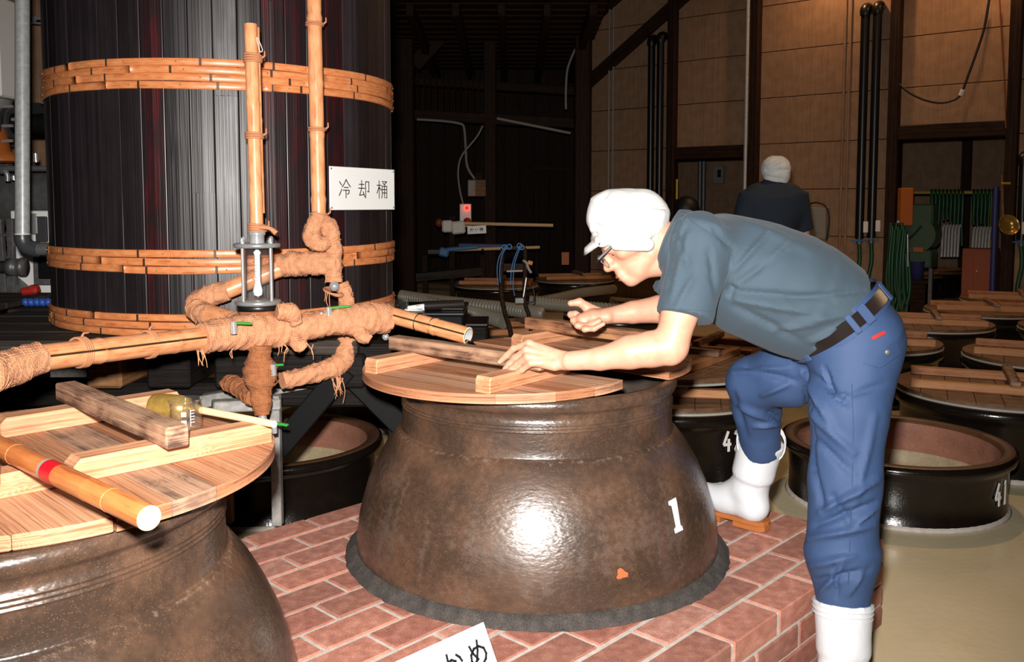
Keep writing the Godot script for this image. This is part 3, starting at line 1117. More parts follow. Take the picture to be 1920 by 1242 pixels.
func pipework() -> void:
	var t := thing("bamboo_pipework", "bamboo and sacking wrapped pipework with green valve handles in front of the vat", "pipework")
	# the long pipe from the left edge to the spout
	var pd := [[-30, 706, 1.88], [0, 696, 1.95], [72, 672, 2.05], [385, 634, 2.5], [480, 622, 2.62], [610, 605, 2.74], [725, 601, 2.86]]
	var P := []
	for q in pd:
		P.append(at(q[0], q[1], q[2]))
	sack("sacking", [P[0], P[1], P[2]], [0.042, 0.041, 0.037], t, M.burlap_tri, 1)
	sack("sacking", [at(4, 672, 1.96), at(0, 700, 1.94), at(2, 730, 1.93)], [0.022, 0.026, 0.012], t, M.burlap_tri, 2)
	bamboo([P[2], P[3]], 0.031, t, M.bamboo, [0.32, 0.78], true)
	rope_tie(at(151, 661, 2.155), P[3] - P[2], 0.033, t, 4)
	rope_tie(at(278, 646, 2.335), P[3] - P[2], 0.033, t, 3)
	sack("sacking", [at(378, 635, 2.48), at(430, 625, 2.55), P[4], at(540, 619, 2.68), P[5]], [0.042, 0.046, 0.052, 0.046, 0.038], t, M.burlap_tri, 3, 0.006)
	sack("sacking", [at(596, 607, 2.73), at(640, 602, 2.77), at(690, 598, 2.82), at(727, 597, 2.86)], [0.036, 0.044, 0.05, 0.047], t, M.burlap_tri, 4, 0.006)
	sack("sacking", [at(668, 612, 2.78), at(680, 630, 2.77), at(694, 639, 2.77)], [0.022, 0.022, 0.012], t, M.burlap_tri, 5)
	sack("sacking", [at(552, 632, 2.64), at(560, 648, 2.62), at(572, 640, 2.63)], [0.018, 0.02, 0.012], t, M.burlap_tri, 6)
	fray(at(374, 655, 2.47), 7, 0.055, t, 1)
	fray(at(432, 655, 2.52), 2, 0.03, t, 2)
	fray(at(532, 650, 2.62), 5, 0.045, t, 3)
	fray(at(578, 645, 2.63), 2, 0.06, t, 4)
	# spout
	var s0 := at(722, 588, 2.87)
	var s1 := at(878, 630, 2.72)
	var ax := (s1 - s0).normalized()
	var sp := bamboo([s0, s1], 0.0265, t, M.bamboo, [0.08, 0.62], true, false)
	sp.set_meta("label", "bamboo spout with two dark ties")
	var lip := mb()
	add_tube(lip, [s1 - ax * 0.0012, s1, s1 + ax * 0.0006], [0.0267, 0.0265, 0.0228], 24, false)
	obj("spout_lip", done(lip), M.bamboo_end, t)
	obj("inner_pipe", tube([s1 - ax * 0.16, s1 - ax * 0.0005], 0.0228, 20, false), M.galv, t)
	for k in [[785, 605, 2.81], [812, 612, 2.785]]:
		var st := mb()
		add_ring(st, at(k[0], k[1], k[2]), ax, 0.0272, 0.0022)
		obj("wire_tie", done(st), M.cable, t)
	# rear branch: back and left, round an elbow, then right behind the sight glass to the riser
	sack("sacking", [at(470, 612, 2.64), at(440, 603, 2.72), at(408, 592, 2.78)], [0.03, 0.027, 0.027], t, M.burlap_tri, 7)
	obj("bamboo_cane", tube([at(440, 603, 2.73), at(395, 590, 2.79)], 0.03, 16), M.bamboo, t)
	sack("sacking", [at(398, 594, 2.785), at(374, 584, 2.83), at(372, 570, 2.86), at(388, 557, 2.87), at(428, 546, 2.88)], [0.031, 0.036, 0.038, 0.035, 0.031], t, M.burlap_tri, 8, 0.006)
	bamboo([at(420, 547, 2.88), at(535, 499, 2.93)], 0.028, t, M.bamboo, [0.5])
	sack("sacking", [at(522, 502, 2.925), at(545, 496, 2.93), at(580, 495, 2.935), at(632, 494, 2.94)], [0.03, 0.04, 0.038, 0.036], t, M.burlap_tri, 9, 0.006)
	fray(at(380, 590, 2.80), 6, 0.04, t, 5)
	fray(at(606, 515, 2.92), 3, 0.025, t, 6)
	# riser on the right: cane, looped wrapping, ball valve, down behind the long pipe and away to the drain valve
	bamboo([at(598, 412, 2.93), at(588, -40, 2.93)], 0.0235, t, M.bamboo, [0.08, 0.36, 0.57, 0.83])
	for k in [[594, 243], [590, 46], [598, 403]]:
		rope_tie(at(k[0], k[1], 2.93), Vector3.UP, 0.025, t, 2)
	sack("sacking", [at(600, 404, 2.92), at(588, 424, 2.91), at(586, 446, 2.905), at(600, 458, 2.90), at(616, 452, 2.91)], [0.022, 0.026, 0.03, 0.026, 0.018], t, M.burlap_tri, 10)
	sack("sacking", [at(600, 414, 2.93), at(614, 424, 2.935), at(622, 445, 2.935), at(626, 478, 2.94), at(626, 530, 2.935)], [0.022, 0.03, 0.028, 0.026, 0.027], t, M.burlap_tri, 11, 0.005)
	obj("valve_ball", ball(Vector3(0.017, 0.017, 0.017), 16), M.chrome, t, at(627, 537, 2.90))
	var st2 := mb()
	for k in 3:
		add_ring(st2, at(624 + k * 3, 546 + k * 2, 2.92), Vector3(0.3, 1, 0.2), 0.029 - 0.003 * k, 0.004)
	obj("rope_coil", done(st2), M.rope, t)
	sack("sacking", [at(640, 532, 2.95), at(648, 552, 2.95), at(650, 575, 2.95), at(651, 640, 2.95)], [0.022, 0.024, 0.025, 0.028], t, M.burlap_tri, 12)
	fray(at(617, 552, 2.9), 3, 0.07, t, 7)
	sack("sacking", [at(650, 632, 2.93), at(648, 662, 2.92), at(634, 684, 2.9), at(596, 698, 2.86), at(528, 715, 2.78)], [0.028, 0.031, 0.034, 0.028, 0.026], t, M.burlap_tri, 13, 0.006)
	fray(at(634, 708, 2.88), 14, 0.085, t, 8)
	# the drain valve under the sight glass
	sack("sacking", [at(488, 648, 2.6), at(487, 668, 2.6), at(487, 690, 2.6)], [0.031, 0.031, 0.04], t, M.burlap_old, 14)
	sack("sacking", [at(487, 676, 2.6), at(488, 690, 2.6), at(488, 712, 2.6), at(489, 730, 2.6)], [0.034, 0.048, 0.048, 0.034], t, M.burlap_old, 15)
	sack("sacking", [at(489, 722, 2.6), at(490, 750, 2.6), at(491, 778, 2.6)], [0.03, 0.029, 0.02], t, M.burlap_old, 16)
	sack("sacking", [at(476, 748, 2.62), at(462, 736, 2.68), at(440, 722, 2.74), at(426, 718, 2.78)], [0.024, 0.026, 0.026, 0.024], t, M.burlap_old, 17)
	obj("drain_nipple", tube([at(491, 774, 2.6), at(494, 792, 2.6)], 0.012, 12), M.chrome, t)
	lever(at(438, 606, 2.47), at(472, 607, 2.5), 0.017, t)
	lever(at(616, 578, 2.72), at(657, 574, 2.74), 0.012, t)
	lever(at(512, 685, 2.58), at(531, 684, 2.6), 0.012, t)
	lever(at(514, 793, 2.57), at(540, 798, 2.56), 0.014, t)
	obj("valve_stem", tube([at(603, 596, 2.72), at(603, 586, 2.72)], 0.011, 12), M.steel, t)
	# the sight glass: plates, tie rods, glass, hydrometer, and the cane above it
	var D := 2.66
	var sg := Node3D.new()
	sg.name = "sight_glass"
	t.add_child(sg, true)
	sg.position = at(484, 567, D)
	sg.set_meta("label", "glass sight tube between steel plates with a hydrometer")
	var hgt: float = at(484, 460, D).y - at(484, 567, D).y
	for y in [0.0, hgt]:
		obj("plate", lathe([Vector2(0.0, y - 0.006), Vector2(0.064, y - 0.006), Vector2(0.067, y - 0.003), Vector2(0.067, y + 0.004), Vector2(0.064, y + 0.007), Vector2(0.0, y + 0.007)], 40), M.steel, sg)
	for k in 4:
		var a := TAU * k / 4.0 + 0.55
		var p := Vector3(cos(a) * 0.056, 0, sin(a) * 0.056)
		var st := mb()
		add_tube(st, [p, p + Vector3(0, hgt, 0)], 0.0045, 10)
		add_tube(st, [p + Vector3(0, hgt + 0.007, 0), p + Vector3(0, hgt + 0.018, 0)], 0.0075, 6)
		add_ball(st, p + Vector3(0, hgt + 0.02, 0), Vector3.ONE * 0.006, 8)
		obj("tie_rod", done(st), M.chrome, sg)
	obj("glass_tube", lathe([Vector2(0.040, 0.008), Vector2(0.040, hgt - 0.007), Vector2(0.037, hgt - 0.007), Vector2(0.037, 0.008)], 32), M.glass, sg)
	var hy := mb()
	add_lathe(hy, [Vector2(0.0, 0.015), Vector2(0.012, 0.022), Vector2(0.014, 0.035), Vector2(0.01, 0.05), Vector2(0.008, 0.06), Vector2(0.008, hgt - 0.03), Vector2(0.011, hgt - 0.02), Vector2(0.0, hgt - 0.008)], 16)
	obj("hydrometer", done(hy), M.white, sg)
	var tk := mb()
	for k in 9:
		add_box(tk, Transform3D(Basis(), Vector3(0, 0.065 + k * 0.009, 0.0084)), Vector3(0.009 if k % 2 else 0.006, 0.001, 0.001), 0.0)
	obj("scale", done(tk), M.ink, sg)
	obj("inlet", lathe([Vector2(0.022, hgt), Vector2(0.022, hgt + 0.03), Vector2(0.025, hgt + 0.032), Vector2(0.025, hgt + 0.04), Vector2(0.0, hgt + 0.04)], 20), M.chrome, sg)
	obj("base_collar", lathe([Vector2(0.0, -0.022), Vector2(0.062, -0.022), Vector2(0.062, -0.006), Vector2(0.0, -0.006)], 32), M.black_plastic, sg)
	sack("sacking", [at(484, 574, D), at(484, 592, D), at(484, 612, D)], [0.05, 0.054, 0.058], t, M.burlap_old, 18)
	sack("sacking", [at(520, 583, 2.6), at(545, 587, 2.62), at(556, 606, 2.64)], [0.022, 0.028, 0.018], t, M.burlap_tri, 20)
	# paired canes above the sight glass
	bamboo([at(482, 440, 2.68), at(470, 46, 2.68)], 0.0195, t, M.bamboo, [0.18, 0.62])
	bamboo([at(490, 400, 2.695), at(480, 52, 2.695)], 0.0105, t, M.bamboo, [0.2, 0.5])
	for k in [[474, 110, 4], [477, 255, 3], [482, 428, 4]]:
		rope_tie(at(k[0], k[1], 2.682), Vector3.UP, 0.0235, t, k[2])
	obj("rope_end", tube(smooth_path([at(484, 426, 2.66), at(505, 428, 2.65), at(518, 438, 2.65)], 4), [0.007, 0.006, 0.009], 8), M.rope, t)
	obj("thread_loop", tube(smooth_path([at(482, 70, 2.66), at(488, 82, 2.655), at(492, 94, 2.65), at(488, 97, 2.65), at(484, 84, 2.655), at(481, 72, 2.66)], 5), 0.0011, 6), M.white, t)
	# the falling spirit
	var ws := mb()
	add_tube(ws, smooth_path([s1 - Vector3(0.006, 0.021, 0.004), at(884, 648, 2.71), at(892, 655, 2.70), at(898, 666, 2.695), at(902, 684, 2.695)], 5), [0.010, 0.011, 0.010, 0.007, 0.005], 12)
	one("falling_liquid", done(ws), M.water, "clear liquid running from the end of the bamboo spout", "liquid")

# ------------------------------------------------------------------ what the vat stands on
func vat_stand() -> void:
	var t := thing("vat_stand", "heavy dark timber and steel stand under the vat", "stand")
	# deck boards
	for k in 6:
		var z := -2.98 - k * 0.21
		bar("deck_board", Vector3(-2.1 + 0.06 * (k % 2), 0.806, z), Vector3(-0.50, 0.806, z), 0.046, 0.2, M.plank_grey, t, 0.006)
	# cross blocks and bearers under the deck
	for k in [[-1.33, 0.115], [-1.12, 0.14], [-0.9, 0.14], [-0.55, 0.14]]:
		bar("bearer", Vector3(k[0], 0.725, -2.90), Vector3(k[0], 0.725, -4.2), 0.112, k[1], M.wood_tan if k[0] < -1.3 else M.beam_black, t, 0.008)
	bar("main_beam", Vector3(-2.3, 0.627, -3.05), Vector3(-0.30, 0.627, -3.05), 0.08, 0.12, M.beam_black, t, 0.008)
	bar("main_beam", Vector3(-2.3, 0.627, -4.05), Vector3(-0.30, 0.627, -4.05), 0.08, 0.12, M.beam_black, t, 0.008)
	bar("front_beam", Vector3(-0.80, 0.735, -2.985), Vector3(-0.33, 0.735, -2.985), 0.15, 0.1, M.beam_black, t, 0.008)
	for x in [-2.2, -0.36]:
		for z in [-3.05, -4.05]:
			obj("post", box(Vector3(0.12, 0.587, 0.12), 0.006), M.black_steel, t, Vector3(x, 0.2935, z))
	bar("brace", at(522, 842, 2.98), at(650, 690, 2.95), 0.075, 0.06, M.black_steel, t, 0.004)
	bar("brace", at(646, 690, 2.98), at(778, 822, 3.02), 0.07, 0.06, M.black_steel, t, 0.004)
	bar("steel_channel", at(380, 752, 3.0), at(720, 690, 3.02), 0.04, 0.05, M.alu, t, 0.002)
	obj("bolt", ball(Vector3(0.012, 0.012, 0.009), 10), M.chrome, t, at(723, 632, 2.9))
	# the pale metal trestle that carries the drain valve
	var a := thing("pipe_trestle", "pale galvanised angle trestle standing on the bricks under the drain valve", "trestle")
	var top := at(520, 742, 2.78)
	var foot := on(521, 984, 0.272)
	bar("leg", Vector3(foot.x, 0.2715, foot.z), Vector3(foot.x, top.y, foot.z), 0.03, 0.03, M.alu, a, 0.002)
	bar("leg", Vector3(foot.x - 0.16, 0.2715, foot.z - 0.02), Vector3(foot.x - 0.16, top.y - 0.03, foot.z - 0.02), 0.03, 0.03, M.wood_tan, a, 0.002)
	bar("top_rail", at(398, 762, 2.7), Vector3(foot.x + 0.012, top.y - 0.025, foot.z), 0.034, 0.05, M.alu, a, 0.004)

# ------------------------------------------------------------------ machines at the far left
func left_machines() -> void:
	# standpipe with an elbow into the vat
	var t := thing("standpipe", "grey galvanised standpipe with a dark elbow entering the left side of the vat", "pipe")
	var D := 3.62
	obj("riser", tube([at(42, -60, D), at(42, 440, D)], 0.0275, 24), M.galv, t)
	obj("joint_ring", lathe([Vector2(0.0, -0.003), Vector2(0.0295, -0.003), Vector2(0.0295, 0.003), Vector2(0.0, 0.003)], 24), M.white, t, at(42, 440, D))
	var e := at(42, 440, D)
	obj("elbow", tube(smooth_path([e, e + Vector3(0.001, -0.022, 0), e + Vector3(0.014, -0.046, 0), e + Vector3(0.04, -0.057, 0), e + Vector3(0.062, -0.058, 0)], 6), 0.031, 20), M.galv_dark, t)
	obj("branch", tube([e + Vector3(0.06, -0.058, 0), e + Vector3(0.16, -0.058, -0.01)], 0.026, 20), M.steel_dull, t)
	var foot := at(42, 440, D) + Vector3(0.03, -0.2, 0)
	# still: steel drum, valves, pipes
	var s := thing("still", "steel still with drum, flanges and valves half hidden behind the standpipe", "machine", Vector3.ZERO)
	var z := -4.45
	obj("drum", tube([zp(-120, 372, z - 0.35), zp(140, 372, z - 0.25)], 0.15, 32), M.steel_dull, s)
	obj("cabinet", box(Vector3(0.9, 1.0, 0.5), 0.01), M.alu, s, Vector3(zp(40, 400, z).x - 0.05, 0.5, z - 0.4))
	obj("front_panel", box(Vector3(0.26, 0.5, 0.02), 0.004), M.sign_white, s, zp(74, 490, z - 0.02))
	obj("base", box(Vector3(1.1, 0.3, 0.7), 0.01), M.black_steel, s, Vector3(zp(40, 480, z).x, 0.15, z - 0.5))
	obj("door_panel", box(Vector3(0.055, 0.125, 0.02), 0.004), M.galv_dark, s, zp(78, 430, z + 0.03))
	obj("hatch_frame", box(Vector3(0.08, 0.14, 0.02), 0.004), M.steel_dull, s, zp(79, 508, z + 0.03))
	obj("hatch", box(Vector3(0.055, 0.11, 0.02), 0.004), M.black_steel, s, zp(83, 502, z + 0.045))
	obj("hinge", box(Vector3(0.035, 0.1, 0.02), 0.004), M.chrome, s, zp(62, 420, z + 0.04))
	obj("flange_pipe", tube([zp(-20, 232, z), zp(110, 232, z)], 0.05, 20), M.black_steel, s)
	obj("flange_pipe", tube([zp(-20, 316, z + 0.1), zp(100, 316, z + 0.1)], 0.014, 14), M.steel_dull, s)
	obj("flange", tube([zp(8, 232, z), zp(14, 232, z)], 0.075, 24), M.galv_dark, s)
	obj("flange", tube([zp(22, 232, z), zp(27, 232, z)], 0.075, 24), M.galv_dark, s)
	for k in [[12, 200], [12, 236], [30, 224], [12, 264]]:
		obj("bolt", tube([zp(k[0] - 8, k[1], z + 0.07), zp(k[0] + 12, k[1], z + 0.07)], 0.008, 8), M.chrome, s)
	obj("spout", tube(smooth_path([zp(2, 322, z + 0.1), zp(10, 322, z + 0.12), zp(14, 330, z + 0.12), zp(14, 340, z + 0.12)], 4), 0.012, 10), M.steel, s)
	obj("valve", tube([zp(67, 288, z + 0.1), zp(67, 304, z + 0.1)], 0.012, 10), M.chrome, s)
	obj("valve", tube([zp(26, 330, z + 0.1), zp(26, 338, z + 0.1)], 0.012, 10), M.chrome, s)
	obj("wheel", tube([zp(66, 212, z + 0.02), zp(72, 212, z - 0.05)], 0.05, 20), M.black_steel, s)
	obj("hose_coupling", lathe([Vector2(0, 0), Vector2(0.03, 0), Vector2(0.03, 0.06), Vector2(0.042, 0.06), Vector2(0.042, 0.1), Vector2(0.03, 0.102), Vector2(0.045, 0.12), Vector2(0.045, 0.14), Vector2(0.0, 0.14)], 20), M.steel_dull, s)
	var hc: Node3D = s.get_child(s.get_child_count() - 1)
	hc.transform = Transform3D(Basis(Vector3(0, -1, 0), Vector3(1, 0, 0), Vector3(0, 0, 1)), zp(-8, 501, z + 0.15))
	for k in [[-2, 10], [20, 24]]:
		bar("frame_upright", zp(k[0], 410, z + 0.08), zp(k[1], 566, z + 0.08), 0.03, 0.03, M.steel_dull, s, 0.003, Vector3.BACK)
	bar("frame_rail", zp(-10, 441, z + 0.09), zp(24, 441, z + 0.09), 0.012, 0.02, M.steel_dull, s)
	var pl := obj("hopper", prism(PackedVector2Array([Vector2(-0.2, 0), Vector2(0.16, 0), Vector2(-0.02, 0.16), Vector2(-0.2, 0.2)]), 0.2, 0.004), M.steel_dull, s)
	pl.transform = Transform3D(Basis(Vector3.RIGHT, Vector3.FORWARD, Vector3.UP), zp(20, 579, z + 0.08))
	# cone shaped orange cover behind
	one("orange_cover", lathe([Vector2(0.10, 0.0), Vector2(0.10, 0.03), Vector2(0.06, 0.05), Vector2(0.035, 0.22), Vector2(0.0, 0.22)], 24), M.orange, "orange plastic cone standing on the still at the left edge", "cone", "", zp(-4, 303, -4.42))
	var w := thing("control_box", "white control box with dark knobs at the top left edge of the frame", "control box", zp(-22, 92, -4.5))
	obj("case", box(Vector3(0.22, 0.48, 0.2), 0.008), M.sign_white, w)
	obj("drip_tray", lathe([Vector2(0.0, -0.06), Vector2(0.09, -0.055), Vector2(0.11, 0.0), Vector2(0.0, 0.0)], 24), M.alu, w, Vector3(0, -0.25, 0.02))
	for y in [0.12, -0.01, -0.06]:
		obj("knob", ball(Vector3(0.014, 0.014, 0.014), 10), M.black_plastic, w, Vector3(0.055, y, 0.105))
	bar("bracket", Vector3(-0.1, -0.2, -0.12), Vector3(-0.1, -1.2, -0.6), 0.05, 0.05, M.steel_dull, w)
	var st := thing("slotted_strut", "grey slotted strut running behind the standpipe above the still", "strut")
	bar("strut", zp(-20, 30, -5.4), zp(130, 44, -5.4), 0.045, 0.03, M.alu, st, 0.003)
	for k in 5:
		obj("slot", box(Vector3(0.05, 0.014, 0.004), 0.001), M.black_plastic, st, zp(4 + k * 24, 32.5 + k * 2.3, -5.38))
	for x in [-20, 130]:
		bar("hanger", zp(x, 34, -5.4), zp(x, -420, -5.4), 0.03, 0.03, M.alu, st)
	# things lying on the deck behind the vat
	var dz := -3.72
	var tb := thing("work_table", "grey plank table beside the vat holding tubing and a red cloth", "table", Vector3(-2.49, 0, -4.05))
	for k in 4:
		bar("table_board", Vector3(-0.45, 0.85 - 0.0125, 0.35 - k * 0.15), Vector3(0.36, 0.85 - 0.0125, 0.35 - k * 0.15), 0.025, 0.145, M.plank_grey, tb, 0.003)
	for q in [[-0.4, 0.36], [0.3, 0.36], [-0.4, -0.1], [0.3, -0.1]]:
		obj("leg", box(Vector3(0.05, 0.825, 0.05), 0.003), M.beam_black, tb, Vector3(q[0], 0.4125, q[1]))
	var hb := mb()
	for k in 5:
		add_ball(hb, Vector3(-0.05 + k * 0.024, 0.02, 0.004 * (k % 2)), Vector3(0.017, 0.019, 0.019), 12, Basis(Vector3.BACK, 0.5))
	one("blue_tubing", done(hb), M.blue, "twisted length of bright blue tubing lying left of the vat", "tubing", "", Vector3(zp(72, 594, -3.82).x, 0.8296, -3.82))
	var rb := mb()
	add_box(rb, Transform3D(Basis(Vector3.BACK, 0.08), Vector3(0, 0.02, 0)), Vector3(0.075, 0.035, 0.05), 0.01)
	add_box(rb, Transform3D(Basis(Vector3.BACK, -0.2), Vector3(0.018, 0.03, 0)), Vector3(0.04, 0.03, 0.045), 0.008)
	one("red_cloth", done(rb), M.red, "folded bright red cloth on the table behind the blue tubing", "cloth", "", Vector3(zp(58, 573, -4.1).x, 0.851, -4.1))
	one("white_paper", box(Vector3(0.075, 0.012, 0.05), 0.003), M.white, "small white folded paper beside the blue tubing", "paper", "", Vector3(zp(60, 584, -3.95).x, 0.8365, -3.95))

# ------------------------------------------------------------------ jars sunk in the floor
func jar_proto(open_: bool) -> Node3D:
	var t := thing("floor_jar", "jar", "jar")
	obj("body", lathe([Vector2(0.452, 0.0), Vector2(0.438, 0.015), Vector2(0.436, 0.10), Vector2(0.442, 0.19), Vector2(0.448, 0.205), Vector2(0.466, 0.213), Vector2(0.472, 0.228), Vector2(0.47, 0.246), Vector2(0.458, 0.252)], 96), M.jar_black, t)
	obj("rim", lathe([Vector2(0.459, 0.2515), Vector2(0.452, 0.2545), Vector2(0.425, 0.255), Vector2(0.412, 0.248), Vector2(0.405, 0.235)], 96), M.jar_rim, t)
	obj("inside", lathe([Vector2(0.406, 0.236), Vector2(0.404, 0.17), Vector2(0.41, 0.10)], 64), M.jar_in, t)
	obj("inside_lower", lathe([Vector2(0.41, 0.10), Vector2(0.405, 0.05), Vector2(0.38, 0.02), Vector2(0.0, 0.015)], 64), M.jar_floor, t)
	obj("cement_edge", lathe([Vector2(0.43, 0.02), Vector2(0.446, 0.010), Vector2(0.453, 0.0), Vector2(0.43, 0.0)], 64), M.mortar, t)
	return t

func lid_proto() -> Node3D:
	var t := thing("jar_lid", "lid", "lid")
	var r := 0.462
	obj("gasket", lathe([Vector2(0.40, 0.0), Vector2(0.466, 0.0), Vector2(0.468, 0.005), Vector2(0.466, 0.01), Vector2(0.40, 0.01)], 72), M.gasket, t)
	var circle := PackedVector2Array()
	for i in 72:
		circle.append(Vector2(cos(TAU * i / 72.0), sin(TAU * i / 72.0)) * r)
	var g := RandomNumberGenerator.new()
	g.seed = 3
	for k in 8:
		var x0 := -r + k * (2 * r / 8.0) + 0.001
		var x1 := -r + (k + 1) * (2 * r / 8.0) - 0.001
		var cut := Geometry2D.intersect_polygons(circle, PackedVector2Array([Vector2(x0, -1), Vector2(x1, -1), Vector2(x1, 1), Vector2(x0, 1)]))
		if cut.size():
			var o := obj("plank", prism(cut[0], 0.022 + g.randf_range(-0.001, 0.001), 0.002), M.jar_lid, t, Vector3(0, 0.0105, 0))
			o.rotation.y = 0.0
	for z in [-0.19, 0.19]:
		var l := sqrt(r * r - 0.05) - 0.012
		bar("cleat", Vector3(-l, 0.0525, z), Vector3(l, 0.0525, z), 0.04, 0.05, M.jar_cleat, t, 0.004)
	bar("grip_bar", Vector3(0.06, 0.089, -0.24), Vector3(0.06, 0.089, 0.24), 0.032, 0.045, M.bar, t, 0.004)
	return t

func digits(s: String) -> Array:
	var d := {"1": [[.35, .2, .5, .05, .5, .95], [.3, .95, .7, .95]], "4": [[.55, .05, .1, .65, .85, .65], [.6, .4, .6, .98]], "2": [[.15, .25, .3, .08, .6, .06, .78, .25, .7, .45, .15, .95, .85, .95]], "3": [[.15, .1, .75, .1, .45, .42, .78, .55, .75, .82, .45, .95, .15, .85]], "9": [[.75, .35, .5, .5, .2, .4, .2, .15, .5, .05, .75, .15, .75, .6, .5, .95, .25, .9]]}
	var out := []
	for ch in s:
		out.append(d[ch])
	return out

func floor_jars() -> void:
	var jp := jar_proto(true)
	var lp := lid_proto()
	var labels := [
		["jar", 1.66, -3.84, "open brown mouthed floor jar marked 41 to the right of the worker"],
		["jar", -1.04, -3.86, "open floor jar with a rusty brown mouth below the vat stand"],
		["lid", 2.405, -4.415, "big lidded black floor jar just behind the open jar 41"],
		["lid", 3.216, -5.355, "lidded floor jar at the right edge, behind and right of the big one"],
		["lid", 2.345, -5.916, "lidded floor jar partly hidden behind the worker's back pocket"],
		["lid", 3.161, -6.819, "lidded floor jar in the third row behind the worker's hip"],
		["lid", 4.217, -6.525, "lidded floor jar cut by the right edge in the middle row"],
		["lid", 4.011, -7.625, "wide lidded floor jar in front of the far right door post"],
		["lid", 4.74, -8.457, "farthest lidded floor jar before the right doorway"],
		["lid", 0.781, -4.375, "black floor jar painted 4 between the kettle and the worker's rear boot"],
		["lid", 1.18, -5.62, "lidded floor jar seen under the worker's chest"],
		["lid", 0.05, -6.35, "lidded floor jar behind the worker's cupped hand"],
		["lid", -0.62, -5.35, "lidded floor jar hidden low behind the black cabinet"],
		["lid", 0.9, -7.5, "lidded floor jar in the dark behind the worker's elbows"],
		["lid", -0.173, -10.033, "lidded floor jar behind the rusty hand truck"],
		["lid", 0.742, -10.705, "lidded floor jar in the dark to the right of the hand truck"]]
	var made := []
	var k := 0
	for q in labels:
		var pos := Vector3(q[1], 0.0, q[2])
		var a: Node3D = jp if k == 0 else dup(jp, pos, 0.4 * k)
		a.position = pos
		if q[0] == "lid":
			a.scale.y = 1.3
		a.set_meta("label", q[3])
		a.set_meta("group", "jars set in the floor")
		made.append(a)
		k += 1
	put_number(made[0], "41", 1878, 925)
	put_number(made[9], "42", 1374, 826)
	k = 0
	for q in labels:
		if q[0] == "jar":
			continue
		var pos := Vector3(q[1], 0.3318, q[2])
		var l: Node3D = lp if k == 0 else dup(lp, pos, 0.0)
		l.position = pos
		l.rotation.y = [-0.42, -0.5, -0.3, -0.35, -0.5, -0.3, -0.45, -0.2, -0.55, 0.3, -0.2, 0.4, -0.1, 0.2][k]
		l.set_meta("label", "plank lid on the " + str(q[3]).replace("lidded ", "").replace("floor ", ""))
		l.set_meta("group", "round lids on the floor jars")
		k += 1
	# the second lid stacked on jar 42
	var up := dup(lp, Vector3(0.80, 0.3318 + 0.107, -4.5), 0.95, "upper lid of the pair stacked on the black jar painted 4")
	up.set_meta("group", "round lids on the floor jars")

func put_number(jar: Node3D, s: String, px: float, py: float) -> void:   # white painted figures on the side of a jar
	var d := ray(px, py)
	var best := EYE
	var u := 2.0
	while u < 6.0:
		best = EYE + d * u
		if Vector2(best.x - jar.position.x, best.z - jar.position.z).length() < 0.442 and best.y < 0.3:
			break
		u += 0.002
	var rel := best - jar.position
	var n := Vector3(rel.x, 0, rel.z).normalized()
	var right := Vector3.UP.cross(n)
	var ds := digits(s)
	var st := mb()
	var a0 := atan2(n.x, n.z)
	for k in ds.size():
		for line in ds[k]:
			for i in line.size() / 2 - 1:
				var p := []
				for e in [i, i + 1]:
					var a: float = a0 + ((line[e * 2] - 0.5) * 0.055 + (k - 0.5) * 0.062) / 0.442
					p.append(Vector3(sin(a) * 0.4445, rel.y + (0.5 - line[e * 2 + 1]) * 0.10, cos(a) * 0.4445))
				add_bar(st, p[0], p[1], 0.002, 0.013, 0.0, Vector3(p[0].x, 0, p[0].z).normalized())
	var o := obj("painted_number", done(st), M.paint_white, jar)
	o.transform = Transform3D(jar.transform.basis.inverse(), Vector3.ZERO)

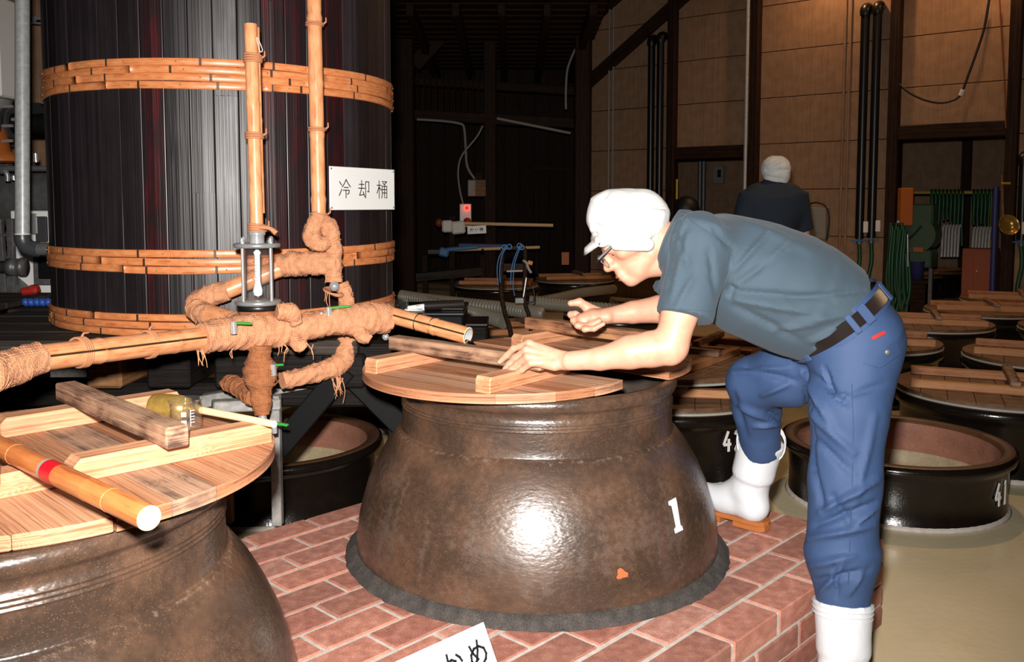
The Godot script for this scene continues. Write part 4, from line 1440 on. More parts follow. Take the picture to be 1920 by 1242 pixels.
# ------------------------------------------------------------------ the dark timber bay behind
func dark_bay() -> void:
	# posts, beams and the low loft: parts of the building
	var f := Node3D.new()
	f.name = "trim_1"
	f.set_meta("kind", "structure")
	add_child(f)
	var D := 12.2
	for q in [[758, 0.30, 12.3], [919, 0.17, 12.4], [1090, 0.2, 12.1]]:
		var p := at(q[0], 377, q[2])
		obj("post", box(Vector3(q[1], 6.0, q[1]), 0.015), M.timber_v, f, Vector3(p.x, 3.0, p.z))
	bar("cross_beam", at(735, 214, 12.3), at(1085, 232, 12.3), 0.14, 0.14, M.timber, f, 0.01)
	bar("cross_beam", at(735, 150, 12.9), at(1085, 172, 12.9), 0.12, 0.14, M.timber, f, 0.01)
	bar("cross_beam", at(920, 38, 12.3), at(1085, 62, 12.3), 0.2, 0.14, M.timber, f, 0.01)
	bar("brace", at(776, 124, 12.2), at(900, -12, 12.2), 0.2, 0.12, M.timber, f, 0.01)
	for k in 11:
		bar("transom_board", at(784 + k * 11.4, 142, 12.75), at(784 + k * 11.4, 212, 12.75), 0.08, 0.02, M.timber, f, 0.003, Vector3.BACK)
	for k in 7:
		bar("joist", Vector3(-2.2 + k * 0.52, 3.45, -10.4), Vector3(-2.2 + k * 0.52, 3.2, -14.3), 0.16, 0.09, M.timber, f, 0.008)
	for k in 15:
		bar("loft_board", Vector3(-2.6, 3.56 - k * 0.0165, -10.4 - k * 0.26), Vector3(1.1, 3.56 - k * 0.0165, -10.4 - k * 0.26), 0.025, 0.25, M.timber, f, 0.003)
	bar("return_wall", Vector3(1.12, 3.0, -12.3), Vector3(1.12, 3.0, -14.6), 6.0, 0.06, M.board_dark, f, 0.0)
	bar("door_frame", at(1006, 322, 14.2), at(1006, 520, 14.2), 0.08, 0.06, M.timber, f, 0.004, Vector3.BACK)
	bar("door_frame", at(1000, 316, 14.2), at(1075, 318, 14.2), 0.08, 0.06, M.timber, f, 0.004)
	# fittings
	var e := thing("emergency_lamp_box", "white square box high on the corner post", "box", at(1079, 22, 11.9))
	obj("case", box(Vector3(0.24, 0.21, 0.12), 0.012), M.sign_white, e)
	obj("cover_seam", box(Vector3(0.1, 0.008, 0.004), 0.001), M.grey_box, e, Vector3(-0.03, 0.085, 0.061))
	bar("bracket", Vector3(0, 0.09, -0.05), Vector3(0, 0.3, -0.05), 0.03, 0.03, M.steel_dull, e)
	one("flexible_conduit", tube(smooth_path([at(1086, 82, 11.9), at(1076, 98, 11.9), at(1064, 130, 11.9), at(1061, 170, 11.9), at(1061, 205, 11.9)], 6), 0.016, 10), M.cable_grey, "grey flexible conduit curving down the dark corner post", "conduit")
	one("wall_conduit", tube(smooth_path([at(782, 224, 12.15), at(830, 227, 12.15), at(862, 232, 12.15), at(870, 240, 12.15), at(873, 275, 12.15), at(876, 312, 12.15), at(890, 336, 12.15)], 5), 0.018, 10), M.cable_grey, "thin grey conduit along the beam down to the tan switch box", "conduit")
	one("bell_cable", tube(smooth_path([at(905, 236, 12.1), at(893, 258, 12.1), at(866, 292, 12.1), at(859, 322, 12.1), at(862, 356, 12.1), at(868, 382, 12.1)], 6), 0.014, 10), M.cable_grey, "loose grey cable hanging to the bell box with a red light", "cable")
	one("beam_conduit", tube([at(932, 222, 12.1), at(1070, 250, 12.1)], 0.02, 10), M.cable_grey, "straight grey conduit under the right end of the cross beam", "conduit")
	var sb := thing("switch_box", "tan and grey switch box on the dark post", "switch box", at(894, 353, 12.15))
	obj("case", box(Vector3(0.24, 0.22, 0.12), 0.01), M.grey_box, sb)
	obj("tan_cover", box(Vector3(0.13, 0.21, 0.02), 0.006), M.wood_tan, sb, Vector3(0.05, 0, 0.07))
	obj("mount", box(Vector3(0.1, 0.12, 0.02), 0.003), M.timber, sb, Vector3(0.03, 0.15, -0.03))
	var bb := thing("bell_box", "narrow white call box with a glowing red light above a red button", "call box", at(873, 404, 12.1))
	obj("case", box(Vector3(0.155, 0.31, 0.08), 0.008), M.sign_white, bb)
	obj("red_lamp", ball(Vector3(0.024, 0.024, 0.018), 14), M.led_red, bb, Vector3(0.02, 0.1, 0.04))
	obj("red_button", lathe([Vector2(0, 0.0), Vector2(0.052, 0.0), Vector2(0.05, 0.02), Vector2(0.0, 0.028)], 20), M.red, bb).rotation.x = PI / 2
	(bb.get_node("red_button") as Node3D).position = Vector3(0.025, -0.08, 0.04)
	var ll := OmniLight3D.new()
	ll.name = "lamp_light"
	bb.add_child(ll)
	ll.position = Vector3(0.02, 0.1, 0.075)
	ll.light_color = Color(1, 0.12, 0.06)
	ll.light_energy = 0.004
	ll.light_size = 0.02
	ll.omni_range = 40.0
	ll.omni_attenuation = 2.0
	ll.shadow_enabled = true
	# rack with stirring poles
	var rk := thing("pole_rack", "dark wooden rack with pegs holding the long stirring poles", "rack")
	for px in [797, 848, 905]:
		var top: float = 405.0 if px == 848 else 478.0
		var a := at(px, top, 11.6)
		bar("upright", Vector3(a.x, 0.0, a.z), a, 0.09, 0.07, M.timber, rk, 0.004, Vector3.BACK)
	bar("shelf", at(782, 519, 11.5), at(905, 508, 11.5), 0.1, 0.3, M.plank_grey, rk, 0.004)
	for q in [[848, 426], [918, 426], [848, 470], [905, 470]]:
		bar("peg", at(q[0], q[1], 11.6), at(q[0], q[1] - 1, 11.36), 0.03, 0.03, M.timber, rk, 0.002)
	one("stirring_pole", tube([at(822, 418, 11.4), at(1037, 423, 11.4)], 0.022, 10), M.dipper_wood, "long stirring pole on the upper pegs of the dark rack", "pole", "stirring poles")
	one("stirring_pole", tube([at(815, 470, 11.4), at(1012, 464, 11.4)], 0.02, 10), M.dipper_wood, "long stirring pole on the lower pegs of the dark rack", "pole", "stirring poles")
	var cl := mb()
	add_box(cl, Transform3D(Basis(Vector3.BACK, 0.02), Vector3(-0.09, 0.01, 0)), Vector3(0.13, 0.15, 0.08), 0.02)
	add_box(cl, Transform3D(Basis(Vector3.BACK, 0.1), Vector3(0.05, -0.005, 0.01)), Vector3(0.17, 0.16, 0.09), 0.02)
	one("work_glove", done(cl), M.paint_white, "pale cloth glove pulled over the end of the upper stirring pole", "glove", "", at(852, 426, 11.3))
	one("round_mallet_head", ball(Vector3(0.05, 0.055, 0.05), 12), M.orange_red, "reddish round head at the tip of the upper stirring pole", "mallet head", "", at(823, 418, 11.35))
	var sg := thing("rack_sign", "small white sign with Japanese characters hanging from the upper pole", "sign", at(894, 431, 11.25))
	sg.rotation.z = 0.05
	obj("plate", box(Vector3(0.235, 0.10, 0.006), 0.001), M.sign_white, sg)
	var kai := [[[.08, .35, .6, .3, .62, .6, .5, .9], [.32, .08, .28, .45, .1, .92], [.75, .2, .92, .45]], [[.15, .2, .2, .7, .36, .8], [.72, .25, .85, .65]], [[.04, .3, .4, .3], [.22, .05, .22, .95], [.22, .35, .05, .7], [.5, .2, .95, .2], [.5, .4, .95, .4], [.72, .05, .5, .6], [.72, .4, .98, .62], [.55, .72, .9, .72], [.72, .55, .72, .98]]]
	obj("lettering", strokes(kai, Transform3D(Basis(), Vector3(-0.085, 0.024, 0.0035)), 0.006, 0.045, 0.06), M.ink, sg)
	var bl := mb()
	add_box(bl, Transform3D(Basis(Vector3.BACK, 0.1), Vector3(0.1, 0.03, 0)), Vector3(0.42, 0.05, 0.1), 0.015)
	add_box(bl, Transform3D(Basis(Vector3.BACK, -0.25), Vector3(-0.13, -0.02, 0.03)), Vector3(0.13, 0.11, 0.06), 0.02)
	one("blue_sheet", done(bl), M.blue_light, "crumpled light blue sheet draped over the lower stirring pole", "sheet", "", at(852, 470, 11.3))
	var nb_ := mb()
	add_box(nb_, Transform3D(Basis(Vector3.BACK, -0.02), Vector3.ZERO), Vector3(0.62, 0.06, 0.06), 0.01)
	one("navy_roll", done(nb_), M.navy, "long navy blue roll lying along the lower stirring pole", "roll", "", at(905, 461, 11.5))
	var dk := mb()
	add_box(dk, Transform3D(), Vector3(0.2, 0.09, 0.1), 0.02)
	one("dark_bundle", done(dk), M.cable, "dark bundle at the left end of the lower stirring pole", "bundle", "", at(815, 472, 11.3))
	one("notice", box(Vector3(0.1, 0.17, 0.006), 0.001), M.orange, "small orange notice on the dark boards right of the hand truck", "notice", "", at(1060, 485, 12.1))
	# hand truck
	var ht := thing("hand_truck", "rusty curved tube hand truck with blue cords and an orange clip", "hand truck")
	var hd := 6.0
	obj("rail", tube(smooth_path([at(943, 466, hd), at(940, 500, hd), at(940, 550, hd), at(946, 585, hd), at(957, 622, hd - 0.05), at(966, 690, hd), at(968, 731, hd + 0.03)], 5), 0.016, 12), M.timber, ht)
	obj("rail", tube(smooth_path([at(984, 466, hd), at(985, 500, hd), at(983, 550, hd), at(986, 575, hd), at(993, 600, hd), at(1002, 690, hd), at(1004, 731, hd + 0.03)], 5), 0.014, 12), M.timber, ht)
	bar("cross_plate", at(940, 502, hd + 0.01), at(986, 502, hd + 0.01), 0.055, 0.01, M.timber, ht, 0.002)
	bar("cross_bar", at(950, 509, hd - 0.03), at(980, 508, hd - 0.03), 0.012, 0.012, M.cable_grey, ht, 0.002)
	bar("cross_bar", at(941, 466, hd), at(986, 466, hd), 0.02, 0.02, M.timber, ht, 0.002)
	obj("axle", tube([at(950, 720, hd + 0.1), at(1020, 720, hd + 0.1)], 0.012, 10), M.steel_dull, ht)
	for px in [948, 1022]:
		var wl := obj("wheel", lathe([Vector2(0.02, -0.02), Vector2(0.085, -0.02), Vector2(0.09, 0.0), Vector2(0.085, 0.02), Vector2(0.02, 0.02)], 24), M.cable, ht)
		var wp := at(px, 720, hd + 0.1)
		wl.transform = Transform3D(Basis(Vector3.UP, Vector3.RIGHT, Vector3.FORWARD), Vector3(wp.x, 0.091, wp.z))
	var cords := mb()
	for q in [[[948, 462], [936, 482], [932, 505], [934, 535]], [[951, 462], [941, 480], [937, 505], [938, 530]], [[975, 462], [968, 475], [960, 500], [957, 533]], [[976, 464], [970, 478], [964, 500], [962, 535], [965, 555]]]:
		var path := []
		for k in q:
			path.append(at(k[0], k[1], hd - 0.03))
		add_tube(cords, smooth_path(path, 5), 0.0034, 6)
	for k in [[946, 464], [955, 463], [974, 461], [978, 464]]:
		add_ring(cords, at(k[0], k[1], hd - 0.03), Vector3(0.3, 0.2, 1), 0.016, 0.004)
	obj("blue_cord", done(cords), M.blue_light, ht)
	var cp := mb()
	add_box(cp, Transform3D(Basis(Vector3.BACK, -0.3), at(994, 493, hd - 0.02)), Vector3(0.035, 0.028, 0.02), 0.004)
	add_box(cp, Transform3D(Basis(Vector3.BACK, 0.5), at(990, 502, hd - 0.02)), Vector3(0.018, 0.04, 0.015), 0.004)
	obj("orange_clip", done(cp), M.orange, ht)
	obj("strap", tube(smooth_path([at(981, 489, hd - 0.02), at(987, 493, hd - 0.03), at(991, 504, hd - 0.03), at(996, 512, hd - 0.03)], 4), 0.009, 8), M.cable_grey, ht)
	obj("gas_strut", tube([at(987, 521, hd - 0.03), at(981, 557, hd - 0.03)], 0.006, 8), M.chrome, ht)
	var tg := mb()
	add_box(tg, Transform3D(Basis(), at(974, 564, hd - 0.03)), Vector3(0.06, 0.04, 0.02), 0.004)
	obj("latch", done(tg), M.steel_dull, ht)
	obj("wire_hook", tube(smooth_path([at(988, 542, hd), at(1000, 542, hd), at(1001, 565, hd), at(988, 567, hd)], 3), 0.006, 6), M.cable, ht)
	# pale corrugated suction hoses lying over the lids
	corrugated([at(752, 556, 6.9), at(800, 563, 6.8), at(860, 570, 6.6), at(930, 577, 6.45), at(990, 585, 6.3)], 0.047, "thick pale ribbed suction hose ending behind the rear half lid", [at(985, 584, 6.31), at(1014, 588, 6.25), at(1020, 589, 6.24)])
	corrugated([at(800, 568, 6.5), at(870, 583, 6.3), at(905, 592, 6.2), at(945, 604, 6.05)], 0.045, "second ribbed suction hose running under the thick one", [])
	corrugated([at(992, 566, 7.0), at(1050, 572, 7.0), at(1110, 578, 7.0), at(1180, 583, 7.0)], 0.05, "ribbed grey hose lying to the right of the hand truck", [])
	one("smooth_hose", tube(smooth_path([at(1000, 568, 7.6), at(1050, 558, 8.0), at(1090, 549, 8.4), at(1150, 542, 8.9)], 5), 0.045, 16), M.hose_grey, "smooth grey hose slanting up behind the worker's chin", "hose")
	var gh := mb()
	for k in 5:
		add_ring(gh, on(748 + k * 17, 564 + (k % 2) * 2, 0.019 + 0.012 * k), Vector3(0.0, 1, 0.02 * k), 0.26, 0.018)
	one("green_hose_coil", done(gh), M.hose_green, "dark green hose coil on the floor right of the vat", "hose")
	# black cabinets right of the vat stand, with a folder and a clipboard
	var cb := thing("black_cabinet", "low black cabinet right of the vat with a rolled folder on top", "cabinet")
	var c0 := at(802, 592, 3.72)
	obj("body", box(Vector3(0.29, c0.y, 0.4), 0.006), M.black_steel, cb, Vector3(c0.x, c0.y / 2, c0.z - 0.2))
	obj("top_edge", box(Vector3(0.3, 0.012, 0.41), 0.003), M.black_plastic, cb, Vector3(c0.x, c0.y + 0.0062, c0.z - 0.2))
	obj("bolt", ball(Vector3(0.012, 0.012, 0.008), 10), M.chrome, cb, Vector3(c0.x - 0.12, c0.y - 0.09, c0.z + 0.002))
	var cb2 := thing("black_box", "small black box on a stand beside the black cabinet", "box")
	var c1 := at(880, 612, 3.95)
	obj("body", box(Vector3(0.155, 0.13, 0.25), 0.008), M.beam_black, cb2, Vector3(c1.x, c1.y - 0.065, c1.z - 0.125))
	obj("stand", box(Vector3(0.12, c1.y - 0.13, 0.2), 0.006), M.black_steel, cb2, Vector3(c1.x, (c1.y - 0.13) / 2, c1.z - 0.125))
	obj("lid_rim", box(Vector3(0.16, 0.012, 0.255), 0.003), M.black_plastic, cb2, Vector3(c1.x, c1.y + 0.006, c1.z - 0.125))
	var fo := thing("folder", "black folder lying closed on the black cabinet", "folder", Vector3(at(826, 580, 3.62).x, c0.y + 0.0125, c0.z - 0.09))
	obj("cover", tube([Vector3(-0.085, 0.021, 0.03), Vector3(0.08, 0.021, -0.02)], 0.02, 20), M.leather, fo)
	obj("flap", box(Vector3(0.17, 0.008, 0.1), 0.003), M.leather, fo, Vector3(0, 0.006, -0.03))
	var cp2 := thing("paper_pad", "folded white paper pad clipped beside the black folder", "paper pad", Vector3(at(773, 579, 3.62).x, c0.y + 0.0125, c0.z - 0.05))
	var pd := mb()
	add_tube(pd, [Vector3(-0.035, 0.014, 0), Vector3(0.035, 0.016, 0.0)], [0.008, 0.0155], 16)
	add_box(pd, Transform3D(Basis(), Vector3(-0.01, 0.004, -0.03)), Vector3(0.08, 0.007, 0.07), 0.002)
	obj("paper", done(pd), M.sign_white, cp2)
	obj("clip", tube(smooth_path([Vector3(0.0, 0.024, 0.016), Vector3(0.02, 0.024, 0.017), Vector3(0.026, 0.013, 0.018), Vector3(0.014, 0.011, 0.017), Vector3(0.004, 0.016, 0.016)], 4), 0.0014, 6), M.chrome, cp2)
	var cu := thing("plastic_cup", "small clear plastic measuring cup between the vat and the paper pad", "cup", Vector3(at(748, 582, 3.62).x, c0.y + 0.0125, c0.z - 0.06))
	obj("cup", lathe([Vector2(0.0, 0.002), Vector2(0.019, 0.002), Vector2(0.022, 0.006), Vector2(0.023, 0.052), Vector2(0.0245, 0.053), Vector2(0.0225, 0.051), Vector2(0.021, 0.008), Vector2(0.0, 0.006)], 28), M.glass, cu)

func corrugated(pts: Array, r: float, label: String, cuff: Array) -> void:
	var t := thing("suction_hose", label, "hose", Vector3.ZERO, 0.0, "ribbed suction hoses")
	var path := smooth_path(pts, 30)
	var fine := []
	var rr := []
	var total := 0.0
	for i in path.size() - 1:
		total += (path[i] as Vector3).distance_to(path[i + 1])
	var n := int(total / 0.006)
	for i in n + 1:
		var x := float(i) / n * (path.size() - 1)
		var k := mini(int(x), path.size() - 2)
		fine.append((path[k] as Vector3).lerp(path[k + 1], x - k))
		rr.append(r + (0.0035 if i % 4 < 2 else -0.0035))
	obj("ribbed_tube", tube(fine, rr, 14), M.hose_grey, t)
	if cuff.size():
		obj("cuff", tube(smooth_path(cuff, 4), [r + 0.004, r + 0.004, r * 0.7], 18), M.hose_grey, t)

# ------------------------------------------------------------------ fittings on the panelled wall
func wpipe(called: String, label: String, px: float, y0: float, y1: float, r: float, m: Material, group := "", off := 0.1, slant := 0.0) -> MeshInstance3D:
	var a := wall_pt(px, y0, off)
	var b := wall_pt(px + slant, y1, off)
	b.x = a.x
	b.z = a.z
	return one(called, tube([a, b], r, 14), m, label, "pipe", group)

func wall_fittings() -> void:
	var grp := "black pipes on the panelled wall"
	for q in [[1222, 78, 470, "left black pipe of the pair beside the narrow door"], [1239, 72, 470, "right black pipe of the pair beside the narrow door"], [1623, 20, 448, "left black pipe of the tall pair behind the worker"], [1646, 16, 446, "right black pipe of the tall pair behind the worker"], [1921, 300, 450, "lone black pipe at the right edge of the wall"]]:
		var t := thing("black_pipe", q[3], "pipe", Vector3.ZERO, 0.0, grp)
		var a := wall_pt(q[0], q[1], 0.12)
		var b := wall_pt(q[0], q[2], 0.12)
		var r := 0.046
		obj("pipe", tube([Vector3(a.x, b.y, a.z), Vector3(a.x, a.y - 0.02, a.z)], r, 16), M.black_plastic, t)
		obj("elbow", tube(smooth_path([Vector3(a.x, a.y - 0.05, a.z), a + Vector3(0.0, 0.01, 0.0), a + Vector3(0.03, 0.035, -0.03), a + Vector3(0.06, 0.035, -0.09)], 5), r + 0.012, 16), M.black_plastic, t)
		if q[0] > 1600:
			obj("label_plate", box(Vector3(0.05, 0.12, 0.01), 0.002), M.paint_white, t, wall_pt(q[0], q[2] - 22, 0.17))
			obj("tap", tube([Vector3(a.x, b.y, a.z), Vector3(a.x, b.y - 0.06, a.z)], 0.03, 10), M.steel_dull, t)
			obj("tap_lever", box(Vector3(0.14, 0.015, 0.02), 0.003), M.blue_light, t, Vector3(a.x - 0.03, b.y - 0.02, a.z + 0.03))
			var p := Vector3(a.x, b.y - 0.05, a.z)
			obj("green_hose", tube(smooth_path([p, p + Vector3(0.0, -0.2, 0.03), p + Vector3(-0.04, -0.45, 0.04), p + Vector3(0.02, -0.7, 0.03), p + Vector3(0.0, -0.88, 0.03)], 5), 0.022, 10), M.hose_green, t)
	for q in [[1143, "left thin conduit of the pair beside the corner post"], [1151, "right thin conduit of the pair beside the corner post"]]:
		wpipe("thin_conduit", q[1], q[0], 14, 500, 0.012, M.cable_grey, "thin conduits on the wall", 0.06)
	for q in [[1588, "left thin pale conduit beside the tall black pipes"], [1598, "right thin pale conduit beside the tall black pipes"]]:
		wpipe("thin_conduit", q[1], q[0], -60, 470, 0.014, M.wall, "thin conduits on the wall", 0.05)
	wpipe("post_pipe", "pale grey pipe running up beside the post of the narrow door", 1404, -60, 370, 0.022, M.galv, "", 0.11)
	# breaker box with a cable loop
	var bx := thing("breaker_box", "tan breaker box with a black cable looped over it beside the second worker", "breaker box", wall_pt(1532, 418, 0.08))
	bx.basis = Basis(WA, Vector3.UP, WA.cross(Vector3.UP))
	obj("case", box(Vector3(0.24, 0.36, 0.14), 0.012), M.grey_box, bx)
	obj("handle", box(Vector3(0.03, 0.1, 0.05), 0.006), M.black_plastic, bx, Vector3(-0.06, 0.03, 0.08))
	obj("label_strip", box(Vector3(0.05, 0.2, 0.006), 0.001), M.cable_grey, bx, Vector3(0.03, 0.0, 0.072))
	obj("cable_loop", tube(smooth_path([Vector3(-0.14, -0.15, 0.05), Vector3(-0.17, 0.08, 0.06), Vector3(-0.05, 0.22, 0.06), Vector3(0.1, 0.2, 0.06), Vector3(0.16, 0.05, 0.06), Vector3(0.13, -0.2, 0.05)], 6), 0.009, 8), M.cable, bx)
	# hanging cables
	var hc := thing("hanging_cable", "black cable hanging in a loop with a pale plug on the upper right wall", "cable")
	var cpts := []
	for q in [[1686, 158], [1705, 174], [1735, 188], [1765, 193], [1790, 187], [1802, 178]]:
		cpts.append(wall_pt(q[0], q[1], 0.14))
	obj("cable", tube(smooth_path(cpts, 5), 0.011, 8), M.cable, hc)
	cpts = []
	for q in [[1806, 168], [1816, 140], [1832, 95], [1846, 50], [1856, -10]]:
		cpts.append(wall_pt(q[0], q[1], 0.16))
	obj("cable", tube(smooth_path(cpts, 5), 0.013, 8), M.cable, hc)
	obj("plug", tube([wall_pt(1801, 179, 0.15), wall_pt(1806, 168, 0.16)], 0.022, 10), M.paint_white, hc)
	cpts = []
	for q in [[1874, -10], [1879, 80], [1884, 170], [1886, 240]]:
		cpts.append(wall_pt(q[0], q[1], 0.13))
	one("thin_wire", tube(smooth_path(cpts, 4), 0.007, 6), M.orange_red, "thin reddish wire down the right door post", "wire")
	# brass ladle hung on the right post
	var ld := thing("hanging_ladle", "brass ladle hanging by its handle on the right door post", "ladle", wall_pt(1888, 424, 0.22))
	obj("bowl", lathe([Vector2(0.0, -0.02), Vector2(0.05, -0.015), Vector2(0.085, 0.01), Vector2(0.1, 0.045), Vector2(0.104, 0.045), Vector2(0.09, 0.008), Vector2(0.055, -0.022), Vector2(0.0, -0.028)], 32), M.brass, ld).rotation.x = PI / 2 - 0.3
	obj("handle", tube([Vector3(-0.02, 0.08, -0.04), Vector3(-0.03, 0.5, -0.07)], 0.012, 8), M.wood_tan, ld)
	one("yellow_peg", box(Vector3(0.08, 0.02, 0.04), 0.004), M.yellow, "small yellow peg on the right door post above the ladle", "peg", "", wall_pt(1886, 344, 0.2))
	var bp := wall_pt(1868, 350, 0.3)
	one("blue_pole", tube([Vector3(bp.x, 0.0, bp.z), bp], 0.028, 12), M.navy, "blue pole leaning on the right door post", "pole")
	# the orange tag on the door post
	for q in [[1675, 415], [1261, 190], [1412, 150], [1674, 150]]:
		pass
	one("dark_kettle_bag", ball(Vector3(0.16, 0.16, 0.14), 16), M.cable, "dark bag on a stand in the narrow doorway behind the worker's collar", "bag", "", wall_pt(1281, 392, 0.3) + Vector3(0, 0, 0.2))
	var bg := wall_pt(1281, 392, 0.3) + Vector3(0, 0, 0.2)
	one("bag_stand", tube([Vector3(bg.x, 0, bg.z), bg - Vector3(0, 0.15, 0)], 0.03, 10), M.cable, "dark stand under the bag in the narrow doorway", "stand")
	ceiling_lamp(Vector3(2.6, 4.4, -5.6), 3.5, "black shaded pendant lamp above the floor jars")
	# warm lamps high on the wall, above the picture
	for q in [[1560, -170, 2.2], [1860, -160, 1.0]]:
		var t := thing("wall_lamp", ["warm wall lamp high above the tall black pipes", "warm wall lamp high above the right door post"][0 if q[0] < 1700 else 1], "lamp", wall_pt(q[0], q[1], 0.55))
		obj("shade", lathe([Vector2(0.03, 0.2), Vector2(0.06, 0.18), Vector2(0.16, 0.03), Vector2(0.155, 0.03), Vector2(0.05, 0.17), Vector2(0.0, 0.18)], 28), M.black_steel, t)
		obj("bulb", ball(Vector3(0.05, 0.05, 0.05), 14), M.bulb_glow, t, Vector3(0, 0.06, 0))
		var arm := obj("arm", tube([Vector3(0, 0.2, 0), Vector3(0, 0.25, 0), Vector3(0.35, 0.28, -0.43)], 0.014, 8), M.black_steel, t)
		arm.position = Vector3.ZERO
		var l := SpotLight3D.new()
		l.name = "lamp_light"
		t.add_child(l)
		l.position = Vector3(0, 0.0, 0)
		l.rotation.x = -PI / 2
		l.spot_angle = 80.0
		l.spot_angle_attenuation = 0.8
		l.light_color = h("ffc48a")
		l.light_energy = q[2]
		l.light_size = 0.05
		l.spot_range = 40.0
		l.spot_attenuation = 2.0
		l.shadow_enabled = true

func ceiling_lamp(pos: Vector3, e: float, label: String) -> void:
	var t := thing("pendant_lamp", label, "lamp", pos, 0.0, "pendant lamps above the picture")
	obj("shade", lathe([Vector2(0.03, 0.16), Vector2(0.05, 0.15), Vector2(0.22, 0.0), Vector2(0.215, 0.0), Vector2(0.045, 0.14), Vector2(0.0, 0.145)], 32), M.black_steel, t)
	obj("bulb", ball(Vector3(0.06, 0.06, 0.06), 14), M.bulb_glow, t, Vector3(0, 0.05, 0))
	obj("cord", tube([Vector3(0, 0.15, 0), Vector3(0, 6.0 - pos.y, 0)], 0.006, 6), M.cable, t)
	var l := SpotLight3D.new()
	l.name = "lamp_light"
	t.add_child(l)
	l.position = Vector3(0, -0.02, 0)
	l.rotation.x = -PI / 2
	l.spot_angle = 78.0
	l.spot_angle_attenuation = 0.7
	l.light_color = h("ffd2a0")
	l.light_energy = e
	l.light_size = 0.06
	l.spot_range = 40.0
	l.spot_attenuation = 2.0
	l.shadow_enabled = true

